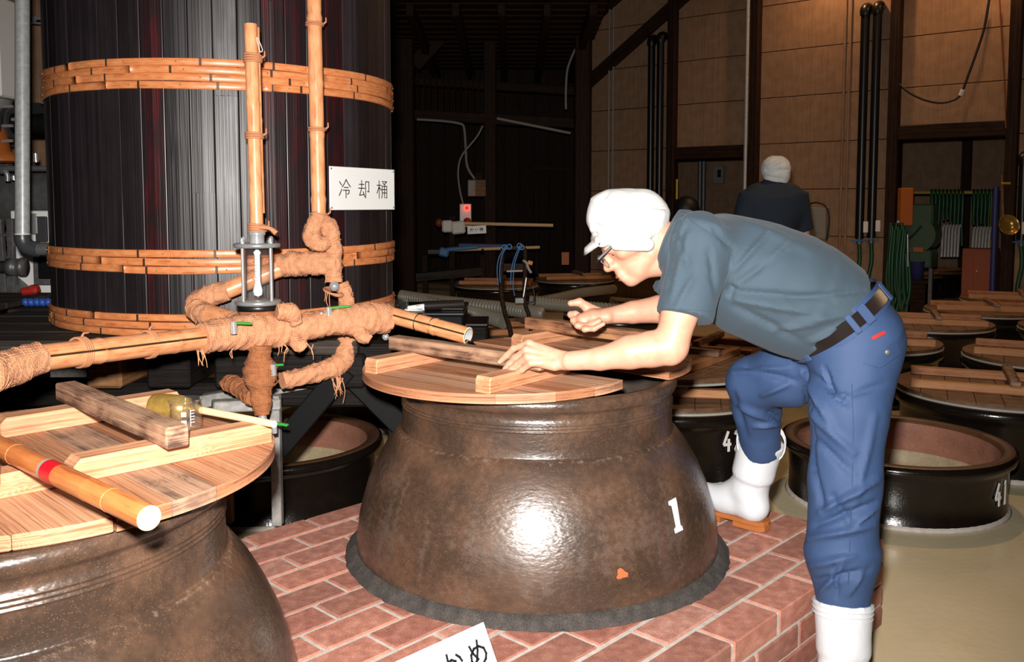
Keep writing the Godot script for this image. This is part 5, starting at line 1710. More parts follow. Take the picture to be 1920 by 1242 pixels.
# ------------------------------------------------------------------ what shows through the doorways
func next_room() -> void:
	var b := Basis(WA, Vector3.UP, WA.cross(Vector3.UP))
	var n := Vector3(-WA.z, 0, WA.x)
	var f := Node3D.new()
	f.name = "wall_next_room"
	f.set_meta("kind", "structure")
	add_child(f)
	f.transform = Transform3D(b, WO - n * 3.2)
	obj("panel", box(Vector3(14, 5.0, 0.06), 0.0), M.wall, f, Vector3(3, 2.5, 0))
	for x in [-0.9, -0.1, 0.5, 1.3, 2.2, 3.05, 3.9, 4.75]:
		obj("post", box(Vector3(0.12, 5.0, 0.1), 0.006), M.timber_v, f, Vector3(x, 2.5, 0.05))
	# rack with hoses and steel spouts
	var z := -0.9
	var rk := thing("hose_rack", "yellow tube rack hung with dark green hoses inside the right doorway", "rack")
	var a := wall_pt(1704, 361, z)
	var c := wall_pt(1862, 361, z)
	obj("top_tube", tube([a, c], 0.02, 10), M.yellow, rk)
	for p in [a, c]:
		obj("leg", tube([p, Vector3(p.x, 0.0, p.z)], 0.018, 10), M.yellow, rk)
	var hs := mb()
	var g := RandomNumberGenerator.new()
	g.seed = 12
	for k in 15:
		var px := 1745.0 + k * 7.2 + (14.0 if k > 8 else 0.0)
		var p := wall_pt(px, 362, z + 0.02)
		var l := g.randf_range(0.3, 0.62)
		hs.set_smooth_group(0)
		add_tube(hs, smooth_path([p + Vector3(0, -l * g.randf_range(0.7, 1.0), 0.03), p + Vector3(0.0, -0.1, 0.04), p + Vector3(0.01, 0.03, 0), p + Vector3(0.03, -0.1, -0.04), p + Vector3(0.04, -l, -0.03)], 4), 0.016, 8)
	obj("green_hose", done(hs), M.hose_green, rk)
	for q in [[1768, 428, 482, "left bundle of shiny steel spouts hanging in the right doorway"], [1826, 432, 466, "right bundle of shiny steel spouts hanging in the right doorway"]]:
		var t := thing("steel_spouts", q[3], "spouts", Vector3.ZERO, 0.0, "steel spouts in the next room")
		for k in 6:
			var p0 := wall_pt(q[0] + k * 6, q[1], z + 0.1)
			var p1 := wall_pt(q[0] - 3 + k * 6, q[2], z + 0.12)
			obj("spout", tube([p1, p0, p0 + Vector3(0.03, 0.03, -0.03)], 0.015, 8), M.galv, t)
	var gm := thing("green_machine", "green painted pump with a round housing inside the right doorway", "pump", wall_pt(1726, 440, -0.35))
	gm.basis = b
	obj("housing", tube([Vector3(0, 0, -0.14), Vector3(0, 0, 0.14)], 0.19, 28), M.machine_green, gm)
	obj("motor", box(Vector3(0.26, 0.24, 0.24), 0.02), M.machine_green, gm, Vector3(0.02, 0.22, 0))
	obj("foot", box(Vector3(0.3, 0.2, 0.26), 0.015), M.machine_green, gm, Vector3(0, -0.26, 0))
	obj("nameplate", box(Vector3(0.1, 0.05, 0.01), 0.002), M.orange, gm, Vector3(0.02, -0.16, 0.15))
	obj("cable", tube(smooth_path([Vector3(-0.05, 0.3, 0.14), Vector3(-0.16, 0.12, 0.17), Vector3(-0.1, -0.06, 0.17), Vector3(0.05, 0.1, 0.16)], 5), 0.01, 8), M.cable, gm)
	var gy: float = gm.position.y
	for x in [-0.12, 0.14]:
		obj("leg", box(Vector3(0.04, gy - 0.36, 0.04), 0.004), M.steel_dull, gm, Vector3(x, -0.36 - (gy - 0.36) / 2, 0.08))
	var bk := wall_pt(1718, 490, -0.2)
	one("blue_bucket", lathe([Vector2(0.0, 0.0), Vector2(0.07, 0.0), Vector2(0.09, 0.2), Vector2(0.094, 0.204), Vector2(0.085, 0.2), Vector2(0.066, 0.01), Vector2(0.0, 0.01)], 24), M.navy, "dark blue bucket under the green pump", "bucket", "", Vector3(bk.x, 0.42, bk.z))
	one("bucket_shelf", box(Vector3(0.19, 0.04, 0.18), 0.004), M.timber, "low dark shelf under the blue bucket", "shelf", "", Vector3(bk.x, 0.399, bk.z))
	obj("shelf_leg", box(Vector3(0.16, 0.38, 0.14), 0.004), M.timber, get_node("bucket_shelf"), Vector3(0, -0.21, 0))
	one("orange_crate", box(Vector3(0.13, 0.4, 0.1), 0.008), M.orange, "tall orange box on the left jamb of the right doorway", "box", "", wall_pt(1692, 388, 0.12) + Vector3(0.03, 0, 0))
	var oc := wall_pt(1840, 466, -0.3)
	var cab := thing("orange_cabinet", "reddish orange wooden cabinet at the right side of the doorway", "cabinet", Vector3(oc.x, 0, oc.z))
	cab.basis = b
	obj("body", box(Vector3(0.3, oc.y, 0.3), 0.006), M.orange_red, cab, Vector3(0, oc.y / 2, 0))
	obj("door", box(Vector3(0.17, oc.y - 0.06, 0.012), 0.003), M.orange_red, cab, Vector3(0.05, oc.y / 2, 0.156))
	obj("knob", ball(Vector3(0.012, 0.012, 0.012), 8), M.chrome, cab, Vector3(0.0, oc.y * 0.7, 0.166))
	var lh := thing("hanging_hoses", "bunch of long green hoses hanging at the left jamb of the right doorway", "hoses")
	for k in 9:
		var p := wall_pt(1671 + k * 3.4, 418 + (k % 3) * 7, 0.2 + 0.02 * (k % 3))
		var l := 0.78 + 0.06 * (k % 4)
		obj("hose", tube(smooth_path([p, p + Vector3(-0.03 - 0.01 * (k % 2), -l * 0.4, 0.03), p + Vector3(-0.04 + 0.015 * (k % 3), -l * 0.8, 0.02), p + Vector3(0.02, -l, 0.03), p + Vector3(0.05, -l * 0.75, 0.03), p + Vector3(0.03, -l * 0.3, 0.0)], 4), 0.018, 8), M.hose_green, lh)
	obj("hook", tube([wall_pt(1684, 416, 0.05), wall_pt(1684, 416, 0.28)], 0.014, 8), M.steel_dull, lh)
	obj("chain", tube([wall_pt(1702, 440, 0.3), wall_pt(1702, 500, 0.3)], 0.008, 6), M.chrome, lh)
	# jars beyond the door
	var k := 0
	for q in [[1712, 566, 0.31, "leftmost dark jar standing inside the right doorway"], [1757, 556, 0.3, "middle dark jar standing inside the right doorway"], [1817, 542, 0.33, "rear right dark jar standing inside the right doorway"]]:
		var p := on(q[0], q[1], 0.0)
		var t := thing("tall_jar", q[3], "jar", p, 0.0, "dark jars in the next room")
		obj("body", lathe([Vector2(0.0, 0.0), Vector2(q[2] * 0.86, 0.0), Vector2(q[2] * 0.95, 0.1), Vector2(q[2] * 0.92, 0.24), Vector2(q[2], 0.28), Vector2(q[2], 0.31), Vector2(q[2] * 0.9, 0.32), Vector2(0.0, 0.32)], 40), M.jar_black, t)
		var w := thing("wide_lid", "plank lid on the " + q[3], "lid", p + Vector3(0, 0.3215, 0), 0.5, "lids in the next room")
		obj("board", lathe([Vector2(0.0, 0.0), Vector2(q[2] * 1.12, 0.0), Vector2(q[2] * 1.12, 0.025), Vector2(0.0, 0.025)], 36), M.jar_lid, w)
		bar("cleat", Vector3(-q[2], 0.044, 0.1), Vector3(q[2], 0.044, 0.1), 0.036, 0.05, M.jar_cleat, w)
		bar("cleat", Vector3(-q[2], 0.044, -0.1), Vector3(q[2], 0.044, -0.1), 0.036, 0.05, M.jar_cleat, w)
	# beyond the narrow door
	var nd := thing("meter_box", "small grey meter box seen through the narrow doorway", "meter box", wall_pt(1348, 328, -3.0))
	nd.basis = b
	obj("case", box(Vector3(0.18, 0.28, 0.1), 0.01), M.grey_box, nd)
	obj("window", box(Vector3(0.06, 0.12, 0.01), 0.002), M.cable, nd, Vector3(0.03, 0.02, 0.052))
	for q in [[1313, "left dark pipe seen through the narrow doorway"], [1320, "right dark pipe seen through the narrow doorway"]]:
		var p := wall_pt(q[0], 300, -2.6)
		one("door_pipe", tube([Vector3(p.x, 0, p.z), Vector3(p.x, 2.6, p.z)], 0.035, 10), M.steel_dull, q[1], "pipe", "pipes beyond the narrow doorway")
	var yb := wall_pt(1269, 355, 0.14)
	one("yellow_strip", box(Vector3(0.025, 0.25, 0.02), 0.003), M.yellow, "short yellow strip on the post of the narrow door", "strip", "", yb)

# ------------------------------------------------------------------ bodies: smooth joins of tapered limbs, meshed as surface nets
# a limb is [a, b, radius a, radius b, depth factor, flat ended]
func limb_d(q: Array, p: Vector3) -> float:
	var sq: float = q[4]
	var a: Vector3 = q[0]
	var ab: Vector3 = q[1] - a
	var ap := p - a
	ab.z /= sq
	ap.z /= sq
	var l2 := maxf(ab.length_squared(), 1e-9)
	var t := ap.dot(ab) / l2
	var tc := clampf(t, 0.0, 1.0)
	var r: float = lerpf(q[2], q[3], tc)
	if q[5]:
		var along := ab * t
		var l := sqrt(l2)
		return maxf((ap - along).length() - r, maxf(-t, t - 1.0) * l) * minf(1.0, sq)
	return ((ap - ab * tc).length() - r) * minf(1.0, sq)

func body_d(limbs: Array, k: float, p: Vector3) -> float:
	var s := 0.0
	for q in limbs:
		s += exp(-limb_d(q, p) / k)
	return -k * log(maxf(s, 1e-12))

func body_hit(limbs: Array, k: float, px: float, py: float, d0: float) -> Vector3:   # where a sight line meets the surface
	var d := ray(px, py)
	var s := d0
	for i in 60:
		var f := body_d(limbs, k, EYE + d * s)
		if f < 0.0005:
			break
		s += maxf(f * 0.8, 0.0005)
		if s > d0 + 1.2:
			break
	return EYE + d * s

class Net:
	var v := PackedVector3Array()
	var idx := PackedInt32Array()

func net(sk: Net, limbs: Array, cell: float, k: float) -> void:
	var lo := Vector3.ONE * 1e9
	var hi := -lo
	for q in limbs:
		var r := maxf(q[2], q[3])
		var rv := Vector3(r, r, r * q[4]) + Vector3.ONE * (k + cell * 2.0)
		lo = lo.min((q[0] as Vector3).min(q[1]) - rv)
		hi = hi.max((q[0] as Vector3).max(q[1]) + rv)
	var nx := int((hi.x - lo.x) / cell) + 2
	var ny := int((hi.y - lo.y) / cell) + 2
	var nz := int((hi.z - lo.z) / cell) + 2
	var acc := PackedFloat32Array()
	acc.resize(nx * ny * nz)
	var sx := 1
	var sy := nx
	var sz := nx * ny
	for q in limbs:
		var r: float = maxf(q[2], q[3])
		var sq: float = q[4]
		var mg := 3.5 * k + cell * 2.0
		var a: Vector3 = q[0]
		var rv := Vector3(r + mg, r + mg, r * sq + mg * maxf(sq, 1.0))
		var l := ((a.min(q[1]) - rv - lo) / cell).floor().max(Vector3.ZERO)
		var u := ((a.max(q[1]) + rv - lo) / cell).ceil().min(Vector3(nx - 1, ny - 1, nz - 1))
		var ab: Vector3 = q[1] - a
		ab.z /= sq
		var l2 := maxf(ab.length_squared(), 1e-9)
		var ll := sqrt(l2)
		var ra: float = q[2]
		var dr: float = q[3] - q[2]
		var m := minf(1.0, sq)
		var flat: bool = q[5]
		for iz in range(int(l.z), int(u.z) + 1):
			var pz := (lo.z + iz * cell - a.z) / sq
			for iy in range(int(l.y), int(u.y) + 1):
				var py := lo.y + iy * cell - a.y
				var base := iz * sz + iy * sy
				for ix in range(int(l.x), int(u.x) + 1):
					var ap := Vector3(lo.x + ix * cell - a.x, py, pz)
					var t := ap.dot(ab) / l2
					var tc := clampf(t, 0.0, 1.0)
					var d: float
					if flat:
						d = maxf((ap - ab * t).length() - ra - dr * tc, maxf(-t, t - 1.0) * ll)
					else:
						d = (ap - ab * tc).length() - ra - dr * tc
					d *= m
					if d < mg:
						acc[base + ix] += exp(-d / k)
	var lim := exp(2.2 * cell / k)
	var at_cell := {}
	var corner := [0, sx, sy, sx + sy, sz, sx + sz, sy + sz, sx + sy + sz]
	var edges := [[0, 1], [2, 3], [4, 5], [6, 7], [0, 2], [1, 3], [4, 6], [5, 7], [0, 4], [1, 5], [2, 6], [3, 7]]
	for iz in nz - 1:
		for iy in ny - 1:
			var base := iz * sz + iy * sy
			for ix in nx - 1:
				var c := base + ix
				var g := acc[c]
				if g > lim or g < 1.0 / lim:
					continue
				var inside := 0
				for o in corner:
					if acc[c + o] > 1.0:
						inside += 1
				if inside == 0 or inside == 8:
					continue
				var f := []
				for o in corner:
					f.append(log(maxf(acc[c + o], 1e-9)))
				var sum := Vector3.ZERO
				var n := 0
				for e in edges:
					var f0: float = f[e[0]]
					var f1: float = f[e[1]]
					if (f0 > 0.0) != (f1 > 0.0):
						var t := f0 / (f0 - f1)
						var p0 := Vector3(e[0] & 1, (e[0] >> 1) & 1, e[0] >> 2)
						var p1 := Vector3(e[1] & 1, (e[1] >> 1) & 1, e[1] >> 2)
						sum += p0.lerp(p1, t)
						n += 1
				at_cell[c] = sk.v.size()
				sk.v.append(lo + (Vector3(ix, iy, iz) + sum / n) * cell)
	for c in at_cell:
		var g0: bool = acc[c] > 1.0
		for ax in 3:
			var o: int = [sx, sy, sz][ax]
			var g1: bool = acc[c + o] > 1.0
			if g0 == g1:
				continue
			var o1: int = [sy, sz, sx][ax]
			var o2: int = [sz, sx, sy][ax]
			var q := [c, c - o1, c - o1 - o2, c - o2]
			if not (at_cell.has(q[1]) and at_cell.has(q[2]) and at_cell.has(q[3])):
				continue
			var w := [at_cell[q[0]], at_cell[q[1]], at_cell[q[2]], at_cell[q[3]]]
			if g0:
				sk.idx.append_array([w[0], w[2], w[1], w[0], w[3], w[2]])
			else:
				sk.idx.append_array([w[0], w[1], w[2], w[0], w[2], w[3]])

func normals_of(sk: Net) -> PackedVector3Array:
	var n := PackedVector3Array()
	n.resize(sk.v.size())
	for i in range(0, sk.idx.size(), 3):
		var a := sk.idx[i]
		var b := sk.idx[i + 1]
		var c := sk.idx[i + 2]
		var m := (sk.v[c] - sk.v[a]).cross(sk.v[b] - sk.v[a])
		n[a] += m
		n[b] += m
		n[c] += m
	for i in n.size():
		n[i] = n[i].normalized()
	return n

func crease(sk: Net, folds: Array, nz: FastNoiseLite = null, amp := 0.0) -> void:   # cloth folds: [x0, y0, x1, y1, width, height in mm]; raised or sunk along lines on the side of the body that the photograph shows
	var n := normals_of(sk)
	var f := Vector3(0, -sin(TILT), -cos(TILT))
	var u := Vector3(0, cos(TILT), -sin(TILT))
	for i in sk.v.size():
		var p := sk.v[i]
		var rel := p - EYE
		var d := rel.dot(f)
		var s := Vector2(960 + FPX * rel.x / d, CY - FPX * rel.dot(u) / d)
		var facing := clampf(-n[i].dot(rel.normalized()) * 2.0 + 0.4, 0.0, 1.0)
		var k := 0.0
		for q in folds:
			var a := Vector2(q[0], q[1])
			var b := Vector2(q[2], q[3])
			var t := clampf((s - a).dot(b - a) / (b - a).length_squared(), 0.0, 1.0)
			var e: float = s.distance_to(a.lerp(b, t)) / (q[4] * 0.85)
			if e < 2.5:
				k += q[5] * 0.0027 * exp(-e * e * 1.4) * (0.35 + 0.65 * sin(PI * clampf(t * 0.9 + 0.08, 0.0, 1.0)))
		var bump := k * facing
		if nz:
			bump += amp * nz.get_noise_3d(p.x * 60.0, p.y * 60.0, p.z * 60.0)
		sk.v[i] = p + n[i] * bump

func skin_mesh(sk: Net) -> ArrayMesh:
	var arr := []
	arr.resize(Mesh.ARRAY_MAX)
	arr[Mesh.ARRAY_VERTEX] = sk.v
	arr[Mesh.ARRAY_NORMAL] = normals_of(sk)
	arr[Mesh.ARRAY_INDEX] = sk.idx
	var m := ArrayMesh.new()
	m.add_surface_from_arrays(Mesh.PRIMITIVE_TRIANGLES, arr)
	return m

func L(a: Vector3, b: Vector3, ra: float, rb: float, sq := 1.0, flat := false) -> Array:
	return [a, b, ra, rb, sq, flat]

func chain(out: Array, pts: Array, sq := 1.0) -> void:   # [x, y, depth, radius in metres]
	for i in pts.size() - 1:
		var a = pts[i]
		var b = pts[i + 1]
		out.append(L(at(a[0], a[1], a[2]), at(b[0], b[1], b[2]), a[3], b[3], sq))

func patch(limbs: Array, k: float, c: Array, n: int, m: int, d0: float, off: float) -> ArrayMesh:   # a piece of cloth lying on a body, its four corners given in the picture
	var st := mb()
	var g := []
	for i in n + 1:
		var row := []
		for j in m + 1:
			var s := float(i) / n
			var t := float(j) / m
			var a := Vector2(c[0], c[1]).lerp(Vector2(c[2], c[3]), s)
			var b := Vector2(c[6], c[7]).lerp(Vector2(c[4], c[5]), s)
			var q := a.lerp(b, t)
			var p := body_hit(limbs, k, q.x, q.y, d0)
			row.append(p + (EYE - p).normalized() * off)
		g.append(row)
	var back := (g[0][0] as Vector3) - EYE
	back = back.normalized() * (off + 0.004)
	for i in n:
		for j in m:
			for t in [[0, 0], [1, 0], [1, 1], [0, 0], [1, 1], [0, 1]]:
				st.add_vertex(g[i + t[0]][j + t[1]])
	var rim := []
	for i in n:
		rim.append(g[i][0])
	for j in m:
		rim.append(g[n][j])
	for i in n:
		rim.append(g[n - i][m])
	for j in m:
		rim.append(g[0][m - j])
	st.set_smooth_group(-1)
	for i in rim.size():
		var a: Vector3 = rim[i]
		var b: Vector3 = rim[(i + 1) % rim.size()]
		for p in [a, b, b + back, a, b + back, a + back]:
			st.add_vertex(p)
	return done(st)

func seam(limbs: Array, k: float, pts: Array, d0: float, r := 0.0014) -> ArrayMesh:   # a line of stitching laid on a body
	var st := mb()
	var path := []
	for i in pts.size() - 1:
		for s in 6:
			var q := Vector2(pts[i][0], pts[i][1]).lerp(Vector2(pts[i + 1][0], pts[i + 1][1]), s / 6.0)
			path.append(body_hit(limbs, k, q.x, q.y, d0))
	path.append(body_hit(limbs, k, pts[-1][0], pts[-1][1], d0))
	add_tube(st, path, r, 6)
	return done(st)

func boot(parent: Node, top: Vector3, ankle: Vector3, heel: Vector3, toe: Vector3, seed_: int) -> void:
	var b := Node3D.new()
	b.name = "rubber_boot"
	parent.add_child(b, true)
	var dir := toe - heel
	dir.y = 0
	dir = dir.normalized()
	var ground := heel.y
	var sk := Net.new()
	var up := Vector3.UP
	var g := Vector3(heel.x, ground, heel.z)
	var low := g + dir * 0.05 + up * 0.12
	var sh := [L(top, low.lerp(top, 0.3), 0.072, 0.06, 1.0, true), L(low.lerp(top, 0.34), low, 0.0595, 0.052), L(low, g + dir * 0.04 + up * 0.07, 0.052, 0.046), L(g + dir * 0.035 + up * 0.066, g + dir * 0.09 + up * 0.066, 0.045, 0.04), L(low + dir * 0.015, g + dir * 0.14 + up * 0.068, 0.046, 0.041), L(g + dir * 0.12 + up * 0.066, g + dir * 0.235 + up * 0.062, 0.042, 0.038)]
	net(sk, sh, 0.006, 0.007)
	var nz := FastNoiseLite.new()
	nz.seed = seed_
	nz.frequency = 0.3
	crease(sk, [], nz, 0.0008)
	obj("upper", skin_mesh(sk), M.boot, b)
	var st := mb()
	var ax := (top - ankle).normalized()
	for k in 3:
		add_ring(st, top - ax * (0.006 + k * 0.012), ax, 0.0718 - k * 0.0008, 0.0022)
	obj("top_band", done(st), M.boot, b)
	var side := dir.cross(up)
	var outl := PackedVector2Array()
	var f := Transform3D(Basis(dir, up, side), Vector3(heel.x, ground, heel.z))
	for q in [[-0.012, -0.02], [-0.016, 0.0], [-0.012, 0.02], [0.0, 0.036], [0.05, 0.04], [0.1, 0.038], [0.17, 0.047], [0.23, 0.044], [0.27, 0.03], [0.287, 0.0], [0.27, -0.03], [0.23, -0.044], [0.17, -0.047], [0.1, -0.038], [0.05, -0.04], [0.0, -0.036]]:
		outl.append(Vector2(q[0], q[1]))
	st = mb()
	add_prism(st, outl, 0.014, f.translated_local(Vector3(0, 0.016, 0)), 0.003)
	var heelp := PackedVector2Array()
	for q in [[-0.014, -0.018], [-0.014, 0.018], [0.0, 0.034], [0.085, 0.037], [0.085, -0.037], [0.0, -0.034]]:
		heelp.append(Vector2(q[0], q[1]))
	add_prism(st, heelp, 0.018, f, 0.002)
	add_prism(st, PackedVector2Array([Vector2(0.13, -0.04), Vector2(0.13, 0.04), Vector2(0.23, 0.042), Vector2(0.272, 0.025), Vector2(0.272, -0.025), Vector2(0.23, -0.042)]), 0.018, f, 0.002)
	obj("sole", done(st), M.sole, b).set_meta("label", "tan rubber sole")

func worker() -> void:
	var root := thing("person", "person in a grey blue polo shirt, navy trousers and white cap bending over the kettle", "person", Vector3.ZERO)
	# ---------------- the body: one surface
	var C := at(1190, 440, 2.42)
	var fw := Vector3(-0.79, -0.61, 0.0)
	var up := Vector3(-0.61, 0.79, 0.0)

	var head := []
	head.append(L(C + fw * -0.03 + up * 0.025, C + fw * 0.012 + up * 0.026, 0.074, 0.073, 0.88))
	head.append(L(C + fw * 0.02 + up * 0.0, C + fw * 0.038 + up * -0.055, 0.07, 0.052, 0.86))
	head.append(L(C + fw * -0.005 + up * -0.05, C + fw * 0.074 + up * -0.086, 0.052, 0.022, 1.0))
	head.append(L(C + fw * 0.06 + up * -0.088, C + fw * 0.081 + up * -0.090, 0.022, 0.0185, 1.2))
	for s in [-1, 1]:
		var z := Vector3(0, 0, s)
		head.append(L(C + fw * 0.055 + up * -0.012 + z * 0.040, C + fw * 0.02 + up * -0.02 + z * 0.052, 0.02, 0.016))
		head.append(L(C + fw * 0.0 + up * -0.06 + z * 0.038, C + fw * 0.05 + up * -0.08 + z * 0.024, 0.02, 0.016))
		head.append(L(C + fw * 0.102 + up * -0.031 + z * 0.011, C + fw * 0.098 + up * -0.032 + z * 0.013, 0.0082, 0.0075))
	head.append(L(C + fw * 0.079 + up * 0.018 - Vector3(0, 0, 0.03), C + fw * 0.079 + up * 0.018 + Vector3(0, 0, 0.03), 0.0135, 0.0135))
	head.append(L(C + fw * 0.089 + up * 0.008, C + fw * 0.113 + up * -0.0275, 0.008, 0.0108))
	head.append(L(C + fw * 0.08 + up * -0.045, C + fw * 0.084 + up * -0.056, 0.02, 0.018))
	head.append(L(C + fw * 0.096 + up * -0.060 - Vector3(0, 0, 0.014), C + fw * 0.096 + up * -0.060 + Vector3(0, 0, 0.014), 0.0085, 0.0085))
	head.append(L(C + fw * 0.094 + up * -0.0745 - Vector3(0, 0, 0.012), C + fw * 0.094 + up * -0.0745 + Vector3(0, 0, 0.012), 0.0088, 0.0088))
	head.append(L(C + fw * 0.035 + up * -0.082, C + fw * -0.02 + up * -0.098, 0.032, 0.05))
	head.append(L(C + fw * -0.04 + up * -0.045, C + fw * -0.07 + up * -0.115, 0.056, 0.06))
	head.append(L(C + fw * -0.07 + up * -0.115, at(1325, 485, 2.39), 0.06, 0.07))
	var sk := Net.new()
	net(sk, head, 0.0036, 0.0045)
	# near arm and hand
	var arm := []
	chain(arm, [[1310, 480, 2.23, 0.04], [1274, 590, 2.2, 0.043], [1258, 648, 2.2, 0.042]])
	chain(arm, [[1257, 650, 2.2, 0.043], [1222, 655, 2.205, 0.043], [1180, 661, 2.21, 0.04], [1125, 673, 2.22, 0.0275]])
	chain(arm, [[1125, 673, 2.22, 0.027], [1068, 677, 2.235, 0.024]], 0.85)
	arm.append(L(at(1258, 668, 2.19), at(1250, 662, 2.2), 0.022, 0.026))
	net(sk, arm, 0.0036, 0.004)
	arm = []
	chain(arm, [[1085, 676, 2.23, 0.022], [1062, 677, 2.24, 0.021]], 0.85)
	arm.append(L(at(1062, 677, 2.24), at(1010, 665, 2.272), 0.0225, 0.027, 0.52))
	arm.append(L(at(1040, 685, 2.24), at(1008, 680, 2.258), 0.015, 0.012, 0.8))
	var near_fingers := [
		[[1030, 660, 2.262, 0.010], [992, 644, 2.280, 0.0098], [963, 654, 2.308, 0.0082], [950, 667, 2.323, 0.0078], [937, 679, 2.333, 0.0068]],
		[[1030, 667, 2.255, 0.010], [987, 656, 2.268, 0.0098], [966, 671, 2.296, 0.0082], [955, 683, 2.31, 0.0078], [946, 693, 2.318, 0.0068]],
		[[1030, 674, 2.250, 0.010], [989, 669, 2.258, 0.0096], [970, 683, 2.285, 0.008], [960, 692, 2.296, 0.0076], [951, 699, 2.304, 0.0066]],
		[[1030, 681, 2.246, 0.0095], [996, 681, 2.25, 0.0088], [979, 694, 2.272, 0.0074], [968, 700, 2.284, 0.0068], [955, 704, 2.292, 0.006]],
		[[1048, 682, 2.25, 0.015], [1030, 672, 2.30, 0.0125], [1005, 672, 2.335, 0.0105], [985, 674, 2.36, 0.009]]]
	for q in near_fingers:
		chain(arm, q)
	net(sk, arm, 0.0026, 0.0021)
	# far arm and hand, palm up
	var far := []
	chain(far, [[1300, 500, 2.57, 0.05], [1262, 578, 2.63, 0.042], [1238, 580, 2.62, 0.0405], [1186, 586, 2.60, 0.032], [1136, 593, 2.585, 0.022]])
	chain(far, [[1138, 593, 2.585, 0.021], [1112, 594, 2.585, 0.021], [1090, 599, 2.585, 0.017]], 1.5)
	for q in [
		[[1096, 602, 2.62, 0.011], [1081, 603, 2.62, 0.0100], [1070, 590, 2.62, 0.0088], [1079, 589, 2.612, 0.0084], [1096, 597, 2.605, 0.0076]],
		[[1100, 605, 2.595, 0.011], [1083, 609, 2.592, 0.0100], [1075, 601, 2.588, 0.0086], [1094, 603, 2.578, 0.0082], [1115, 595, 2.572, 0.0075]],
		[[1105, 607, 2.575, 0.011], [1090, 613, 2.566, 0.0098], [1083, 611, 2.556, 0.0084], [1103, 613, 2.548, 0.008], [1124, 602, 2.545, 0.0073]],
		[[1110, 607, 2.555, 0.010], [1100, 616, 2.544, 0.0088], [1096, 618, 2.532, 0.0076], [1114, 617, 2.524, 0.0072], [1131, 608, 2.522, 0.0065]],
		[[1122, 586, 2.61, 0.016], [1100, 576, 2.605, 0.0135], [1087, 567, 2.60, 0.0115], [1070, 569, 2.595, 0.0092]]]:
		chain(far, q)
	net(sk, far, 0.0032, 0.0026)
	# trunk and legs under the clothes
	var trunk := []
	chain(trunk, [[1325, 490, 2.39, 0.07], [1400, 522, 2.38, 0.10], [1500, 567, 2.38, 0.105], [1585, 615, 2.38, 0.09]], 1.2)
	chain(trunk, [[1600, 640, 2.29, 0.075], [1585, 890, 2.25, 0.05], [1580, 1180, 2.25, 0.04]])
	chain(trunk, [[1545, 660, 2.47, 0.08], [1415, 718, 2.6, 0.058], [1424, 836, 2.74, 0.042], [1418, 900, 2.79, 0.034]])
	net(sk, trunk, 0.016, 0.016)
	obj("body", skin_mesh(sk), M.skin, root)
	# nails of the near hand
	for i in 4:
		var q: Array = near_fingers[i]
		var tip := at(q[4][0], q[4][1], q[4][2] - 0.0062)
		var nl := mb()
		var dir: Vector3 = (at(q[4][0], q[4][1], 2.3) - at(q[3][0], q[3][1], 2.3)).normalized()
		add_ball(nl, tip, Vector3(0.0052, 0.0042, 0.0012), 10, frame(dir, Vector3.BACK).rotated(Vector3.UP, 0.0))
		obj("fingernail", done(nl), M.nail, root)
	# face details
	var eye := mb()
	add_ball(eye, C + fw * 0.0705 + up * -0.001 + Vector3(0, 0, 0.028), Vector3.ONE * 0.0112, 16)
	obj("eye", done(eye), M.eye_white, root)
	var ir := mb()
	add_ball(ir, C + fw * 0.0795 + up * -0.004 + Vector3(0, 0, 0.030), Vector3(0.0035, 0.0035, 0.0035), 10)
	obj("iris", done(ir), M.iris, root)
	var br := mb()
	add_tube(br, smooth_path([C + fw * 0.090 + up * 0.022 + Vector3(0, 0, 0.012), C + fw * 0.084 + up * 0.029 + Vector3(0, 0, 0.03), C + fw * 0.068 + up * 0.025 + Vector3(0, 0, 0.045)], 4), [0.003, 0.0035, 0.002], 6)
	obj("eyebrow", done(br), M.hair, root)
	var lp := mb()
	add_tube(lp, smooth_path([C + fw * 0.1075 + up * -0.0625, C + fw * 0.105 + up * -0.062 + Vector3(0, 0, 0.01), C + fw * 0.096 + up * -0.064 + Vector3(0, 0, 0.022)], 4), [0.0042, 0.0036, 0.002], 8)
	add_tube(lp, smooth_path([C + fw * 0.1055 + up * -0.073, C + fw * 0.1035 + up * -0.072 + Vector3(0, 0, 0.01), C + fw * 0.096 + up * -0.067 + Vector3(0, 0, 0.021)], 4), [0.0042, 0.0036, 0.002], 8)
	obj("lips", done(lp), M.lips, root)
	var no := mb()
	add_ball(no, C + fw * 0.1045 + up * -0.0365 + Vector3(0, 0, 0.0125), Vector3(0.0042, 0.0022, 0.003), 10, Basis(Vector3.BACK, 0.65))
	obj("nostril", done(no), M.lips, root)
	# ---------------- cap
	var cap := Node3D.new()
	cap.name = "cap"
	root.add_child(cap, true)
	var cl := [L(at(1154, 407, 2.42), at(1200, 407, 2.42), 0.076, 0.0765, 1.13), L(at(1112, 415, 2.42), at(1130, 400, 2.42), 0.012, 0.05, 1.2), L(at(1240, 398, 2.42), at(1215, 415, 2.42), 0.018, 0.05, 1.3)]
	for s in [-1, 1]:
		cl.append(L(at(1150, 458, 2.42) + Vector3(0, 0, 0.066 * s), at(1205, 456, 2.42) + Vector3(0, 0, 0.07 * s), 0.014, 0.02))
	cl.append(L(at(1125, 450, 2.42) - Vector3(0, 0, 0.05), at(1125, 450, 2.42) + Vector3(0, 0, 0.05), 0.019, 0.019))
	var cs := Net.new()
	net(cs, cl, 0.0045, 0.006)
	var cz := FastNoiseLite.new()
	cz.seed = 4
	cz.frequency = 0.35
